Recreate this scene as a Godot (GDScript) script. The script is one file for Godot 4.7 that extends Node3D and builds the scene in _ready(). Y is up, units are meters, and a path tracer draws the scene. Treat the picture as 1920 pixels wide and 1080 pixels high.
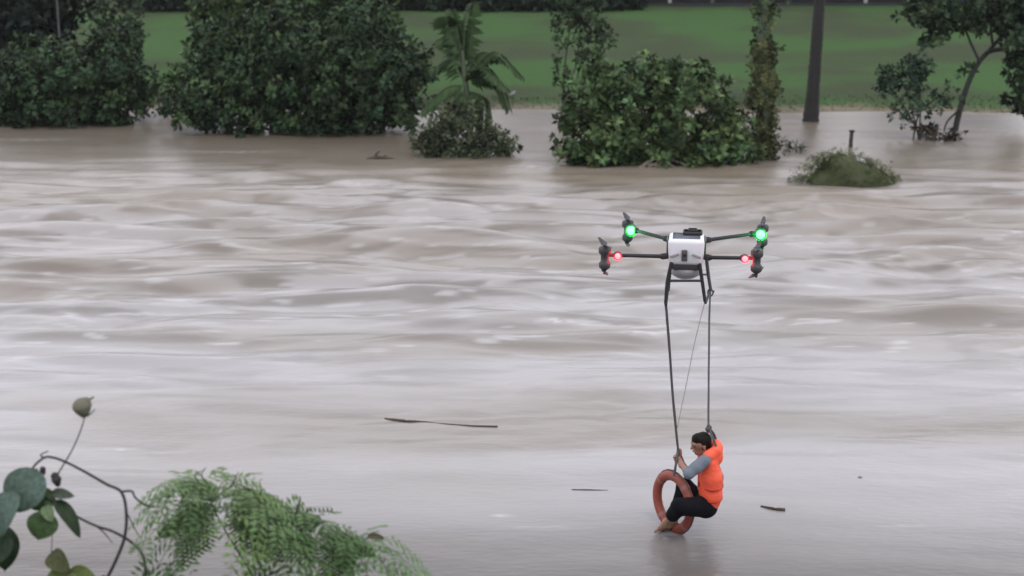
extends Node3D
# A quadcopter lifts a person in an orange life vest off a muddy river in flood; bushes, a lawn and a palm on the far bank.

const CAM := Vector3(0, 6.4, 0)
const PITCH := 13.95          # degrees downwards
const FOV := 22.0
const SIGHT := 2778.0         # focal length in pixels of the photograph
const SLING_Z := -14.8        # the drone, its ropes and the person hang about this far out

var rng := RandomNumberGenerator.new()
var fwd := Vector3.FORWARD
var up := Vector3.UP
var names := {}
var wave_noise := FastNoiseLite.new()
var swirl_noise := FastNoiseLite.new()
var chop_noise := FastNoiseLite.new()
var silt_noise := FastNoiseLite.new()
var shore_noise := FastNoiseLite.new()
var grain: ImageTexture
var blotch: ImageTexture
var grain_bump: ImageTexture
var M := {}

# ---------------------------------------------------------------- small helpers

func ray(px: float, py: float) -> Vector3:
	return fwd + Vector3.RIGHT * ((px - 960.0) / SIGHT) - up * ((py - 540.0) / SIGHT)

func at(px: float, py: float, d: float) -> Vector3:      # d metres out along the line of sight
	return CAM + ray(px, py) * d

func on_level(px: float, py: float, h := 0.0) -> Vector3:
	var r := ray(px, py)
	return CAM + r * ((h - CAM.y) / r.y)

func on_plane(px: float, py: float, z: float) -> Vector3:
	var r := ray(px, py)
	return CAM + r * (z / r.z)

func sling(px: float, py: float, dz := 0.0) -> Vector3:
	return on_plane(px, py, SLING_Z + dz)

func depth_of(p: Vector3) -> float:
	return (p - CAM).dot(fwd)

func numbered(called: String) -> String:
	if not names.has(called):
		names[called] = 0
		return called
	names[called] += 1
	return "%s_%03d" % [called, names[called]]

func tag(o: Node, label: String, category: String, group := "", kind := "") -> Node:
	o.set_meta("label", label)
	if category: o.set_meta("category", category)
	if group: o.set_meta("group", group)
	if kind: o.set_meta("kind", kind)
	return o

func thing(called: String, label: String, category: String, where: Vector3, group := "") -> Node3D:
	var o := Node3D.new()
	o.name = numbered(called)
	add_child(o, true)
	o.position = where
	tag(o, label, category, group)
	return o

func part(called: String, mesh: Mesh, m: Material, parent: Node, where := Vector3.ZERO) -> MeshInstance3D:
	var o := MeshInstance3D.new()
	o.mesh = mesh
	o.material_override = m
	if parent == self:
		o.name = numbered(called)
	else:
		var k := 0
		var n := called
		while parent.has_node(NodePath(n)):
			k += 1
			n = "%s_%03d" % [called, k]
		o.name = n
	parent.add_child(o, true)
	o.position = where
	return o

func tris() -> SurfaceTool:
	var st := SurfaceTool.new()
	st.begin(Mesh.PRIMITIVE_TRIANGLES)
	return st

func done(st: SurfaceTool) -> ArrayMesh:
	st.generate_normals()
	return st.commit()

func lin(r: float, g: float, b: float) -> Color:
	return Color(r, g, b).linear_to_srgb()

func mat(c: Color, rough := 0.7, tex: Texture2D = null, scale := 1.0, bump := 0.0) -> StandardMaterial3D:
	var m := StandardMaterial3D.new()
	m.albedo_color = c
	m.roughness = rough
	m.cull_mode = BaseMaterial3D.CULL_DISABLED
	if tex:
		m.albedo_texture = tex
		m.uv1_triplanar = true
		m.uv1_world_triplanar = true
		m.uv1_scale = Vector3.ONE * scale
	if bump > 0.0:
		m.normal_enabled = true
		m.normal_texture = grain_bump
		m.normal_scale = bump
		m.uv1_triplanar = true
		m.uv1_world_triplanar = true
		m.uv1_scale = Vector3.ONE * scale
	return m

func leaf_mat(c: Color, rough := 0.4, back := 0.25) -> StandardMaterial3D:
	var m := mat(c, rough)
	m.vertex_color_use_as_albedo = true
	m.metallic_specular = 0.2
	m.backlight_enabled = true
	m.backlight = Color(back, back, back * 0.6)
	return m

func tube(st: SurfaceTool, pts: Array, r0: float, r1: float, sides := 7, rough := 0.0) -> void:
	var n := pts.size()
	var side := Vector3.RIGHT
	var rings := []
	for i in n:
		var dir: Vector3 = (pts[mini(i + 1, n - 1)] - pts[maxi(i - 1, 0)]).normalized()
		if absf(dir.dot(side)) > 0.95: side = Vector3.UP if absf(dir.y) < 0.9 else Vector3.BACK
		var u := dir.cross(side).normalized()
		var v := dir.cross(u).normalized()
		side = v.cross(dir).normalized() if false else side
		var ring := []
		var r := lerpf(r0, r1, float(i) / maxf(1, n - 1))
		for k in sides:
			var a := TAU * k / sides
			var rr := r * (1.0 + rough * rng.randf_range(-1, 1))
			ring.append(pts[i] + (u * cos(a) + v * sin(a)) * rr)
		rings.append(ring)
	st.set_smooth_group(0)
	for i in n - 1:
		for k in sides:
			var k2 := (k + 1) % sides
			var a: Vector3 = rings[i][k]
			var b: Vector3 = rings[i][k2]
			var c: Vector3 = rings[i + 1][k2]
			var d: Vector3 = rings[i + 1][k]
			for p in [a, b, c, a, c, d]: st.add_vertex(p)
	st.set_smooth_group(-1)
	for e in [0, n - 1]:
		for k in sides:
			var k2 := (k + 1) % sides
			var tri := [pts[e], rings[e][k2], rings[e][k]] if e == 0 else [pts[e], rings[e][k], rings[e][k2]]
			for p in tri: st.add_vertex(p)
	st.set_smooth_group(0)

func curve(pts: Array, steps := 6) -> Array:             # Catmull-Rom through the points
	var out := []
	for i in pts.size() - 1:
		var a: Vector3 = pts[maxi(i - 1, 0)]
		var b: Vector3 = pts[i]
		var c: Vector3 = pts[i + 1]
		var d: Vector3 = pts[mini(i + 2, pts.size() - 1)]
		for k in steps:
			out.append(b.cubic_interpolate(c, a, d, float(k) / steps))
	out.append(pts[-1])
	return out

func tube_mesh(pts: Array, r0: float, r1: float, sides := 7, rough := 0.0) -> ArrayMesh:
	var st := tris()
	tube(st, pts, r0, r1, sides, rough)
	return done(st)

func rbox(st: SurfaceTool, size: Vector3, r: float, xf := Transform3D.IDENTITY, taper := 1.0, n := 4) -> void:   # box with rounded edges, narrower below by taper
	var inner := size * 0.5 - Vector3.ONE * r
	var lat := []
	for j in 2 * n + 2:
		var jj := j if j <= n else j - 1
		var t := PI * jj / (2.0 * n)
		var row := []
		for i in 4 * n + 4:
			var q := i / (n + 1)
			var f := TAU * (q * n + (i % (n + 1))) / (4.0 * n)
			var d := Vector3(sin(t) * cos(f), cos(t), sin(t) * sin(f))
			var sx := 1.0 if q == 0 or q == 3 else -1.0
			var sz := 1.0 if q < 2 else -1.0
			var sy := 1.0 if j <= n else -1.0
			var p := Vector3(sx * inner.x, sy * inner.y, sz * inner.z) + d * r
			var w := lerpf(taper, 1.0, clampf(p.y / size.y + 0.5, 0, 1))
			p.x *= w
			p.z *= w
			row.append(xf * p)
		lat.append(row)
	st.set_smooth_group(0)
	var m: int = lat[0].size()
	for j in lat.size() - 1:
		for i in m:
			var i2 := (i + 1) % m
			for p in [lat[j][i], lat[j][i2], lat[j + 1][i2], lat[j][i], lat[j + 1][i2], lat[j + 1][i]]: st.add_vertex(p)

func rbox_mesh(size: Vector3, r: float, taper := 1.0) -> ArrayMesh:
	var st := tris()
	rbox(st, size, r, Transform3D.IDENTITY, taper)
	return done(st)

func lathe_mesh(profile: Array, sides := 20, xf := Transform3D.IDENTITY) -> ArrayMesh:    # [radius, height] pairs from the top down
	var st := tris()
	st.set_smooth_group(0)
	for i in profile.size() - 1:
		for k in sides:
			var a0 := TAU * k / sides
			var a1 := TAU * (k + 1) / sides
			var p := [Vector3(cos(a0) * profile[i][0], profile[i][1], sin(a0) * profile[i][0]), Vector3(cos(a1) * profile[i][0], profile[i][1], sin(a1) * profile[i][0]),
				Vector3(cos(a1) * profile[i + 1][0], profile[i + 1][1], sin(a1) * profile[i + 1][0]), Vector3(cos(a0) * profile[i + 1][0], profile[i + 1][1], sin(a0) * profile[i + 1][0])]
			for q in [0, 1, 2, 0, 2, 3]: st.add_vertex(xf * p[q])
	return done(st)

# ---------------------------------------------------------------- bodies: a field of tapered capsules, meshed as surface nets

func smin(a: float, b: float, k: float) -> float:
	var h := maxf(k - absf(a - b), 0.0) / k
	return minf(a, b) - h * h * k * 0.25

func net(bones: Array, cell: float, k: float, cuts := []) -> ArrayMesh:
	var pad := k + 3.0 * cell
	var lo := Vector3.ONE * 1e6
	var hi := Vector3.ONE * -1e6
	for b in bones:
		var r := maxf(b[2], b[3]) + pad
		for e in 2:
			lo = lo.min(b[e] - Vector3.ONE * r)
			hi = hi.max(b[e] + Vector3.ONE * r)
	var nx := int((hi.x - lo.x) / cell) + 2
	var ny := int((hi.y - lo.y) / cell) + 2
	var nz := int((hi.z - lo.z) / cell) + 2
	var f := PackedFloat32Array()
	f.resize(nx * ny * nz)
	f.fill(9.0)
	for b in bones:
		var r := maxf(b[2], b[3]) + pad
		var a: Vector3 = b[0]
		var ab: Vector3 = b[1] - a
		var len2 := maxf(ab.length_squared(), 1e-9)
		var ra: float = b[2]
		var rb: float = b[3]
		var l: Vector3 = ((a.min(b[1]) - Vector3.ONE * r - lo) / cell).floor()
		var h: Vector3 = ((a.max(b[1]) + Vector3.ONE * r - lo) / cell).ceil()
		for i in range(maxi(0, int(l.x)), mini(nx, int(h.x) + 1)):
			for j in range(maxi(0, int(l.y)), mini(ny, int(h.y) + 1)):
				var at0 := (i * ny + j) * nz
				for q in range(maxi(0, int(l.z)), mini(nz, int(h.z) + 1)):
					var p := lo + Vector3(i, j, q) * cell - a
					var t := clampf(p.dot(ab) / len2, 0.0, 1.0)
					f[at0 + q] = smin(f[at0 + q], (p - ab * t).length() - lerpf(ra, rb, t), k)
	if cuts:
		for i in nx:
			for j in ny:
				for q in nz:
					var p := lo + Vector3(i, j, q) * cell
					var v := f[(i * ny + j) * nz + q]
					for c in cuts: v = maxf(v, (p - c[0]).dot(c[1]))
					f[(i * ny + j) * nz + q] = v
	var verts := PackedVector3Array()
	var norms := PackedVector3Array()
	var idx := PackedInt32Array()
	var own := PackedInt32Array()
	own.resize(nx * ny * nz)
	own.fill(-1)
	var off := [0, nz, ny * nz, ny * nz + nz, 1, nz + 1, ny * nz + 1, ny * nz + nz + 1]   # bit 0: y, bit 1: x, bit 2: z
	var corner := [Vector3(0, 0, 0), Vector3(0, 1, 0), Vector3(1, 0, 0), Vector3(1, 1, 0), Vector3(0, 0, 1), Vector3(0, 1, 1), Vector3(1, 0, 1), Vector3(1, 1, 1)]
	var edges := [[0, 1], [2, 3], [4, 5], [6, 7], [0, 2], [1, 3], [4, 6], [5, 7], [0, 4], [1, 5], [2, 6], [3, 7]]
	for i in nx - 1:
		for j in ny - 1:
			for q in nz - 1:
				var base := (i * ny + j) * nz + q
				var inside := 0
				for c in 8:
					if f[base + off[c]] < 0.0: inside += 1
				if inside == 0 or inside == 8: continue
				var s := Vector3.ZERO
				var n := 0
				for e in edges:
					var v0 := f[base + off[e[0]]]
					var v1 := f[base + off[e[1]]]
					if (v0 < 0.0) == (v1 < 0.0): continue
					s += (corner[e[0]] as Vector3).lerp(corner[e[1]], v0 / (v0 - v1))
					n += 1
				var g := Vector3.ZERO
				for c in 8:
					g += (corner[c] - Vector3.ONE * 0.5) * minf(f[base + off[c]], 1.0)
				own[base] = verts.size()
				verts.append(lo + (Vector3(i, j, q) + s / n) * cell)
				norms.append(g.normalized())
	for i in range(1, nx - 1):
		for j in range(1, ny - 1):
			for q in range(1, nz - 1):
				var base := (i * ny + j) * nz + q
				if own[base] < 0: continue
				var v0 := f[base] < 0.0
				for axis in 3:
					var step: int = [ny * nz, nz, 1][axis]
					if (f[base + step] < 0.0) == v0: continue
					var s1: int = [nz, ny * nz, ny * nz][axis]
					var s2: int = [1, 1, nz][axis]
					var c := [own[base], own[base - s1], own[base - s1 - s2], own[base - s2]]
					if c.min() < 0: continue
					var face: Vector3 = (verts[c[1]] - verts[c[0]]).cross(verts[c[2]] - verts[c[0]])
					var out := Vector3.ZERO
					out[axis] = 1.0 if v0 else -1.0
					if face.dot(out) > 0.0: c.reverse()
					for t in [0, 1, 2, 0, 2, 3]: idx.append(c[t])
	var arr := []
	arr.resize(Mesh.ARRAY_MAX)
	arr[Mesh.ARRAY_VERTEX] = verts
	arr[Mesh.ARRAY_NORMAL] = norms
	arr[Mesh.ARRAY_INDEX] = idx
	var me := ArrayMesh.new()
	me.add_surface_from_arrays(Mesh.PRIMITIVE_TRIANGLES, arr)
	return me

# ---------------------------------------------------------------- plants

func leaf(st: SurfaceTool, base: Vector3, dir: Vector3, face: Vector3, length: float, width: float, droop := 0.15, tint := Color.WHITE) -> void:
	var side := dir.cross(face).normalized()
	var n := side.cross(dir).normalized()
	var mid := base + dir * length * 0.5 + n * length * 0.03
	var l := base + dir * length * 0.45 - side * width * 0.5 + n * width * 0.16
	var r := base + dir * length * 0.45 + side * width * 0.5 + n * width * 0.16
	var tip := base + dir * length - n * length * droop
	st.set_color(tint)
	for p in [base, l, mid, base, mid, r, l, tip, mid, mid, tip, r]: st.add_vertex(p)

func clump_mesh(n: int, length: float, width: float, spread: float, seed_: int) -> ArrayMesh:   # a twig's end with its leaves
	rng.seed = seed_
	var st := tris()
	for i in n:
		var a := TAU * i / n * 2.4 + rng.randf_range(-0.5, 0.5)
		var t := rng.randf_range(0.25, 1.0) * spread
		var dir := Vector3(sin(t) * cos(a), cos(t), sin(t) * sin(a))
		var face := (Vector3.UP + Vector3(rng.randf_range(-1, 1), rng.randf_range(-0.3, 0.5), rng.randf_range(-1, 1)) * 0.7).normalized()
		if absf(face.dot(dir)) > 0.96: face = Vector3.RIGHT
		var s := rng.randf_range(0.65, 1.15)
		var v := rng.randf_range(0.5, 1.2) if rng.randf() < 0.84 else rng.randf_range(3.5, 8.0)  # a few leaves painted much brighter: wet glints put into the colour
		leaf(st, Vector3.UP * rng.randf_range(-0.5, 0.2) * length + dir * length * 0.15, dir, face, length * s, width * s, rng.randf_range(0.05, 0.35), Color(v, v, v * rng.randf_range(0.8, 1.05)))
	return done(st)

func blade_mesh(n: int, length: float, width: float, arch: float, seed_: int) -> ArrayMesh:     # a tuft of arching blades
	rng.seed = seed_
	var st := tris()
	for i in n:
		var a := rng.randf() * TAU
		var out := Vector3(cos(a), 0, sin(a))
		var side := Vector3(-sin(a), 0, cos(a)) * width * 0.5
		var l := length * rng.randf_range(0.6, 1.15)
		var p0 := out * length * 0.05
		var p1 := p0 + Vector3.UP * l * 0.6 + out * l * arch * 0.35
		var p2 := p0 + Vector3.UP * l * (0.95 - arch * 0.4) + out * l * arch
		var v := rng.randf_range(0.7, 1.2)
		st.set_color(Color(v, v, v * 0.9))
		for p in [p0 - side, p1 - side * 0.8, p1 + side * 0.8, p0 - side, p1 + side * 0.8, p0 + side, p1 - side * 0.8, p2, p1 + side * 0.8]: st.add_vertex(p)
	return done(st)

# lobes: [x, y, half width, half height, metres behind] in the photograph's pixels at the plant's own distance, each a ball of leaves with real depth
func foliage(parent: Node3D, mesh: Mesh, m: Material, lobes: Array, d: float, per_area: float, tint: Color, opts := {}) -> MultiMeshInstance3D:
	var places := []
	var floor_y: float = opts.get("floor", 0.02)
	var lay: float = opts.get("lay", 0.35)
	var size: float = opts.get("size", 1.0)
	for lobe in lobes:
		var c := at(lobe[0], lobe[1], d) + Vector3(0, 0, -(lobe[4] if lobe.size() > 4 else 0.0))
		var rr := Vector3(lobe[2], lobe[3], (lobe[2] + lobe[3]) * 0.5) * d / SIGHT
		var density: float = lobe[5] if lobe.size() > 5 else 1.0
		var count := int(per_area * density * (rr.x * rr.y + rr.x * rr.z + rr.y * rr.z) * 4.0)
		var lump := rng.randf() * 100.0
		for i in count:
			var dir := Vector3(rng.randfn(), rng.randfn(), rng.randfn()).normalized()
			var bump := 1.0 + 0.55 * silt_noise.get_noise_3d(dir.x * 75 + lump, dir.y * 75, dir.z * 75)
			var p := c + dir * rr * bump * pow(rng.randf(), 0.22 if i % 3 else 0.6)
			if p.y < floor_y:
				if i % 2 or p.y < floor_y - 0.6: continue
				p.y = floor_y + rng.randf() * 0.16
			var grow := (dir + Vector3.UP * lay + Vector3(rng.randfn(), rng.randfn(), rng.randfn()) * 0.45).normalized()
			var x := grow.cross(Vector3(rng.randfn(), rng.randfn(), rng.randfn())).normalized()
			var s := size * rng.randf_range(0.7, 1.25)
			var clump_tone := clampf(0.85 + 1.3 * silt_noise.get_noise_3d(p.x * 26, p.y * 26, p.z * 26), 0.3, 1.7)
			var v := clump_tone * rng.randf_range(0.65, 1.3)
			var warm := rng.randf_range(0.9, 1.12)
			places.append([Transform3D(Basis(x, grow, x.cross(grow)).scaled_local(Vector3.ONE * s), p - parent.position), Color(tint.r * v * warm, tint.g * v, tint.b * v / warm)])
	return scatter(opts.get("called", "foliage"), parent, mesh, m, places)

func scatter(called: String, parent: Node3D, mesh: Mesh, m: Material, places: Array) -> MultiMeshInstance3D:
	var mm := MultiMesh.new()
	mm.transform_format = MultiMesh.TRANSFORM_3D
	mm.use_colors = true
	mm.mesh = mesh
	mm.instance_count = places.size()
	for i in places.size():
		mm.set_instance_transform(i, places[i][0])
		mm.set_instance_color(i, places[i][1])
	var o := MultiMeshInstance3D.new()
	o.multimesh = mm
	o.material_override = m
	o.name = called if parent != self else numbered(called)
	parent.add_child(o, true)
	o.set_meta("kind", "stuff")
	return o

func stems(parent: Node3D, base: Vector3, lobes: Array, d: float, r: float, m: Material) -> void:
	for lobe in lobes:
		var c := at(lobe[0], lobe[1], d) + Vector3(0, 0, -(lobe[4] if lobe.size() > 4 else 0.0))
		var root := base + Vector3(rng.randf_range(-0.3, 0.3), -0.35, rng.randf_range(-0.2, 0.2))
		var mid := root.lerp(c, 0.55) + Vector3(rng.randf_range(-0.2, 0.2), 0.1, rng.randf_range(-0.2, 0.2))
		part("stem", tube_mesh(curve([root - base, mid - base, c - base], 4), r, r * 0.4, 6, 0.08), m, parent)

func shrub(called: String, label: String, px: float, py: float, lobes: Array, mesh: Mesh, m: Material, per_area: float, tint: Color, opts := {}) -> Node3D:
	var base := on_level(px, py, 0.0) + Vector3(0, 0, -opts.get("back", 0.9))
	var d := depth_of(base)
	var t := thing(called, label, opts.get("category", "bush"), base, opts.get("group", "bushes standing in the flood along the far bank"))
	foliage(t, mesh, m, lobes, d, per_area, tint, opts)
	stems(t, base, lobes.slice(0, opts.get("stems", 6)), d, opts.get("stem", 0.045), M.bark)
	return t

# a feathered palm frond from base through mid to tip, leaflets hanging on both sides: rachis with one blade of leaflets
func palm_frond(parent: Node3D, base: Vector3, mid: Vector3, tip: Vector3, leaflet: float, n: int, m: Material, m_stem: Material, hang := 0.5, wide := 0.13) -> void:
	var o := parent.position
	var pts := curve([base - o, mid - o, tip - o], 8)
	var fr := part("frond", tube_mesh(pts, 0.018, 0.005, 5), m_stem, parent)
	var st := tris()
	for i in n:
		var t := lerpf(0.12, 0.98, float(i) / (n - 1))
		var k := t * (pts.size() - 1)
		var k0 := mini(int(k), pts.size() - 2)
		var p: Vector3 = (pts[k0] as Vector3).lerp(pts[k0 + 1], k - k0)
		var along: Vector3 = (pts[k0 + 1] - pts[k0]).normalized()
		var side := along.cross(Vector3.UP).normalized()
		if side.length() < 0.5: side = Vector3.RIGHT
		var l := leaflet * (0.55 + 0.75 * sin(PI * minf(t * 0.85 + 0.15, 1.0))) * rng.randf_range(0.8, 1.15)
		for s in [-1.0, 1.0]:
			var dir: Vector3 = (side * s + along * 0.7 + Vector3.DOWN * hang * rng.randf_range(0.6, 1.4)).normalized()
			var v := rng.randf_range(0.75, 1.2)
			leaf(st, p, dir, along.cross(dir) + Vector3.UP * 0.4, l, l * wide, 0.2, Color(v, v, v))
	part("leaflets", done(st), m, fr)

# ---------------------------------------------------------------- ground and river

func shore_z(x: float) -> float:
	return -51.2 + 0.6 * shore_noise.get_noise_2d(x * 4.0, 3.0) + 0.05 * x

func ground_h(x: float, z: float) -> float:
	var t := shore_z(x) - z
	var h := 0.0
	if t > 0.0:
		h = 0.034 * minf(t, 60.0) + 0.06 * clampf(t * 0.3, 0, 1) * shore_noise.get_noise_2d(x * 3.0, z * 3.0)
		if t > 60.0: h += (t - 60.0) * 0.05
	else:
		h = maxf(-1.6, t * 0.14)
	var near := minf((z + 10.6) * 0.46, 4.75)
	if z > -14.0: h = maxf(h, near + 0.1 * shore_noise.get_noise_2d(x * 8.0, z * 8.0))
	return h

# long low crests of the flood, standing waves where the bed makes them: [x, y of the photograph's pixel, half length and half width in metres, height]
var ridges := []

func river_h(x: float, z: float) -> float:
	var far := clampf((-z - 13.0) / 18.0, 0.0, 1.0)                     # the current runs hardest beyond the middle; slack water under the near bank
	far = far * far * (3.0 - 2.0 * far)
	var calm := 1.0 - 0.93 * clampf((-z - 34.0) / 7.0, 0.0, 1.0)         # and slack among the bushes
	var warp := swirl_noise.get_noise_2d(x * 0.8, z * 1.6)
	var a := wave_noise.get_noise_2d(x * 0.27 + warp * 0.4, z * 1.15 + warp * 0.6)
	var b := chop_noise.get_noise_2d(x * 0.55 + warp, z * 1.25)
	var patch := smoothstep(-0.35, 0.5, silt_noise.get_noise_2d(x * 1.3 + 40.0, z * 3.0))
	var h := (0.215 * a + 0.050 * b * patch) * lerpf(0.10, 1.0, far) * calm
	h += 0.012 * calm * swirl_noise.get_noise_2d(x * 3.0, z * 7.0)
	for r in ridges:
		var dx: float = (x - r[0]) / r[2]
		if absf(dx) > 2.6: continue
		var dz: float = (z - r[1] - 0.22 * r[2] * dx * r[5] - 0.35 * warp) / r[3]
		if absf(dz) > 2.6: continue
		h += r[4] * exp(-dx * dx - dz * dz)
	return h

func spaced(inner: float, step: float, outer: float, grow: float) -> Array:
	var half := []
	var x := 0.0
	var s := step
	while x < outer:
		half.append(x)
		if x > inner: s *= grow
		x += s
	half.append(outer)
	var out := []
	for i in range(half.size() - 1, 0, -1): out.append(-half[i])
	out.append_array(half)
	return out

func sheet(called: String, xs: Array, zs: Array, height: Callable, color: Callable, m: Material) -> MeshInstance3D:
	var nx := xs.size()
	var nz := zs.size()
	var v := PackedVector3Array()
	var n := PackedVector3Array()
	var c := PackedColorArray()
	var idx := PackedInt32Array()
	v.resize(nx * nz)
	n.resize(nx * nz)
	c.resize(nx * nz)
	idx.resize((nx - 1) * (nz - 1) * 6)
	for j in nz:
		for i in nx:
			v[j * nx + i] = Vector3(xs[i], height.call(xs[i], zs[j]), zs[j])
	var q := 0
	for j in nz:
		for i in nx:
			var dx := v[j * nx + mini(i + 1, nx - 1)] - v[j * nx + maxi(i - 1, 0)]
			var dz := v[mini(j + 1, nz - 1) * nx + i] - v[maxi(j - 1, 0) * nx + i]
			var nn := dx.cross(dz).normalized()
			n[j * nx + i] = nn if nn.y > 0 else -nn
			c[j * nx + i] = color.call(v[j * nx + i], n[j * nx + i])
			if i < nx - 1 and j < nz - 1:
				var a := j * nx + i
				for t in [a, a + nx, a + nx + 1, a, a + nx + 1, a + 1]:      # zs run away from the viewer
					idx[q] = t
					q += 1
	var arr := []
	arr.resize(Mesh.ARRAY_MAX)
	arr[Mesh.ARRAY_VERTEX] = v
	arr[Mesh.ARRAY_NORMAL] = n
	arr[Mesh.ARRAY_COLOR] = c
	arr[Mesh.ARRAY_INDEX] = idx
	var me := ArrayMesh.new()
	me.add_surface_from_arrays(Mesh.PRIMITIVE_TRIANGLES, arr)
	var o := part(called, me, m, self)
	o.set_meta("kind", "structure")
	return o

func ground_color(p: Vector3, _n: Vector3) -> Color:
	var t := shore_z(p.x) - p.z
	var patchy := 0.5 + 0.5 * silt_noise.get_noise_2d(p.x * 1.5, p.z * 1.5)
	var grass := Color(0.056, 0.108, 0.043).lerp(Color(0.056, 0.072, 0.040), smoothstep(0.35, 0.65, patchy + 0.12 * shore_noise.get_noise_2d(p.x * 12.0, p.z * 12.0)))
	if t > 0.0:
		return Color(0.20, 0.17, 0.13).lerp(grass, clampf((t - 0.1 + 1.2 * shore_noise.get_noise_2d(p.x * 30.0, p.z * 30.0)) / 1.8, 0, 1))
	if p.z > -12.0: return Color(0.12, 0.10, 0.07).lerp(grass, clampf((p.z + 10.6) / 1.0, 0, 1))
	return Color(0.20, 0.17, 0.13)

# silt in streaks along the current; near-bank water darkened for its weaker reflection, behind a real wandering edge; foam where crests break
var foam := []

func river_color(p: Vector3, _n: Vector3) -> Color:
	var w := swirl_noise.get_noise_2d(p.x * 0.9, p.z * 2.0)
	var silt := 0.5 + 0.5 * silt_noise.get_noise_2d(p.x * 0.9 + w * 3.0, p.z * 3.6 + w * 2.0)
	var c := Color(0.345, 0.333, 0.332).lerp(Color(0.245, 0.222, 0.195), smoothstep(0.42, 0.72, silt))
	var wave_shade := chop_noise.get_noise_2d(p.x * 0.24 + w * 0.5 + 30.0, p.z * 1.15 + w * 0.4)
	c = c.lerp(Color(0.138, 0.122, 0.104), 0.9 * smoothstep(-0.02, 0.34, wave_shade) * lerpf(0.2, 1.0, smoothstep(-19.0, -28.0, p.z)) * smoothstep(-15.0, -18.0, p.z))  # wave faces that reflect less sky, painted as dark strokes
	var fleck := chop_noise.get_noise_2d(p.x * 0.45 + 9.0, p.z * 2.1 + w)
	c = c.lerp(Color(0.52, 0.52, 0.53), 0.55 * smoothstep(0.40, 0.62, fleck) * smoothstep(-19.0, -23.0, p.z) * smoothstep(-42.0, -38.0, p.z))
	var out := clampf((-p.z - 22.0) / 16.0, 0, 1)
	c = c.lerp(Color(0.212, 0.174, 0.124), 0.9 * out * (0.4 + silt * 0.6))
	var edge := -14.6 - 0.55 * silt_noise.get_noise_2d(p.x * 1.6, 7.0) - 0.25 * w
	c = c.lerp(Color(0.094, 0.085, 0.076), 0.95 * smoothstep(-2.4, 1.6, p.z - edge))  # slack water, also darkened in colour for the weaker sky reflection here
	c = c.lerp(Color(0.130, 0.110, 0.083), 0.8 * smoothstep(-36.0, -44.0, p.z))  # far strip darkened in colour to offset the bright sky reflection
	for f in foam:
		var dx: float = (p.x - f[0]) / f[2]
		var dz: float = (p.z - f[1]) / f[3]
		var r := dx * dx + dz * dz
		if r < 3.0:
			var lace := 0.5 + 0.8 * chop_noise.get_noise_2d(p.x * 3.0, p.z * 9.0)
			c = c.lerp(Color(0.62, 0.62, 0.63), f[4] * exp(-r * 1.6) * clampf(lace, 0, 1))
	return c

# ---------------------------------------------------------------- scene

func _ready() -> void:
	rng.seed = 7
	var p := deg_to_rad(PITCH)
	fwd = Vector3(0, -sin(p), -cos(p))
	up = Vector3(0, cos(p), -sin(p))
	# camera
	var cam := Camera3D.new()
	cam.name = "camera"
	add_child(cam)
	cam.position = CAM
	cam.rotation = Vector3(-p, 0, 0)
	cam.fov = FOV
	cam.near = 0.1
	cam.far = 900.0
	cam.current = true
	# overcast sky, a weak veiled sun
	var env := Environment.new()
	env.background_mode = Environment.BG_SKY
	var sky := Sky.new()
	var sm := ProceduralSkyMaterial.new()
	sm.sky_top_color = Color(0.735, 0.742, 0.79)
	sm.sky_horizon_color = Color(0.968, 0.955, 0.975)
	sm.sky_curve = 0.25
	sm.ground_horizon_color = Color(0.40, 0.40, 0.38)
	sm.ground_bottom_color = Color(0.25, 0.25, 0.22)
	sm.sun_angle_max = 1.0
	sky.sky_material = sm
	env.sky = sky
	env.background_energy_multiplier = 1.6
	env.tonemap_mode = Environment.TONE_MAPPER_LINEAR
	env.tonemap_exposure = 1.40
	env.fog_enabled = true                 # thin wet air: the far bank loses a little contrast
	env.fog_density = 0.00017
	env.fog_light_color = Color(0.93, 0.94, 0.95)
	env.sdfgi_enabled = true
	env.ssao_enabled = true
	env.ssil_enabled = true
	var we := WorldEnvironment.new()
	we.name = "world_environment"
	we.environment = env
	add_child(we)
	var sun := DirectionalLight3D.new()
	sun.name = "veiled_sun"
	sun.light_energy = 0.25
	sun.light_color = Color(1.0, 0.97, 0.93)
	sun.light_angular_distance = 20.0
	sun.shadow_enabled = true
	sun.rotation_degrees = Vector3(-62, 20, 0)
	add_child(sun)
	var lens := CameraAttributesPhysical.new()
	lens.frustum_focus_distance = 13.5
	lens.frustum_focal_length = 61.73      # the same view: 22 degrees of a 24 mm frame
	lens.frustum_near = 0.1
	lens.frustum_far = 900.0
	lens.exposure_aperture = 2.1
	cam.attributes = lens
	setup_noise()
	setup_materials()
	build_river_and_bank()
	build_far_side()
	build_bushes()
	build_debris()
	build_drone()
	build_ropes()
	build_ring()
	build_person()
	build_branch()
	build_feather_shrub()

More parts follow.
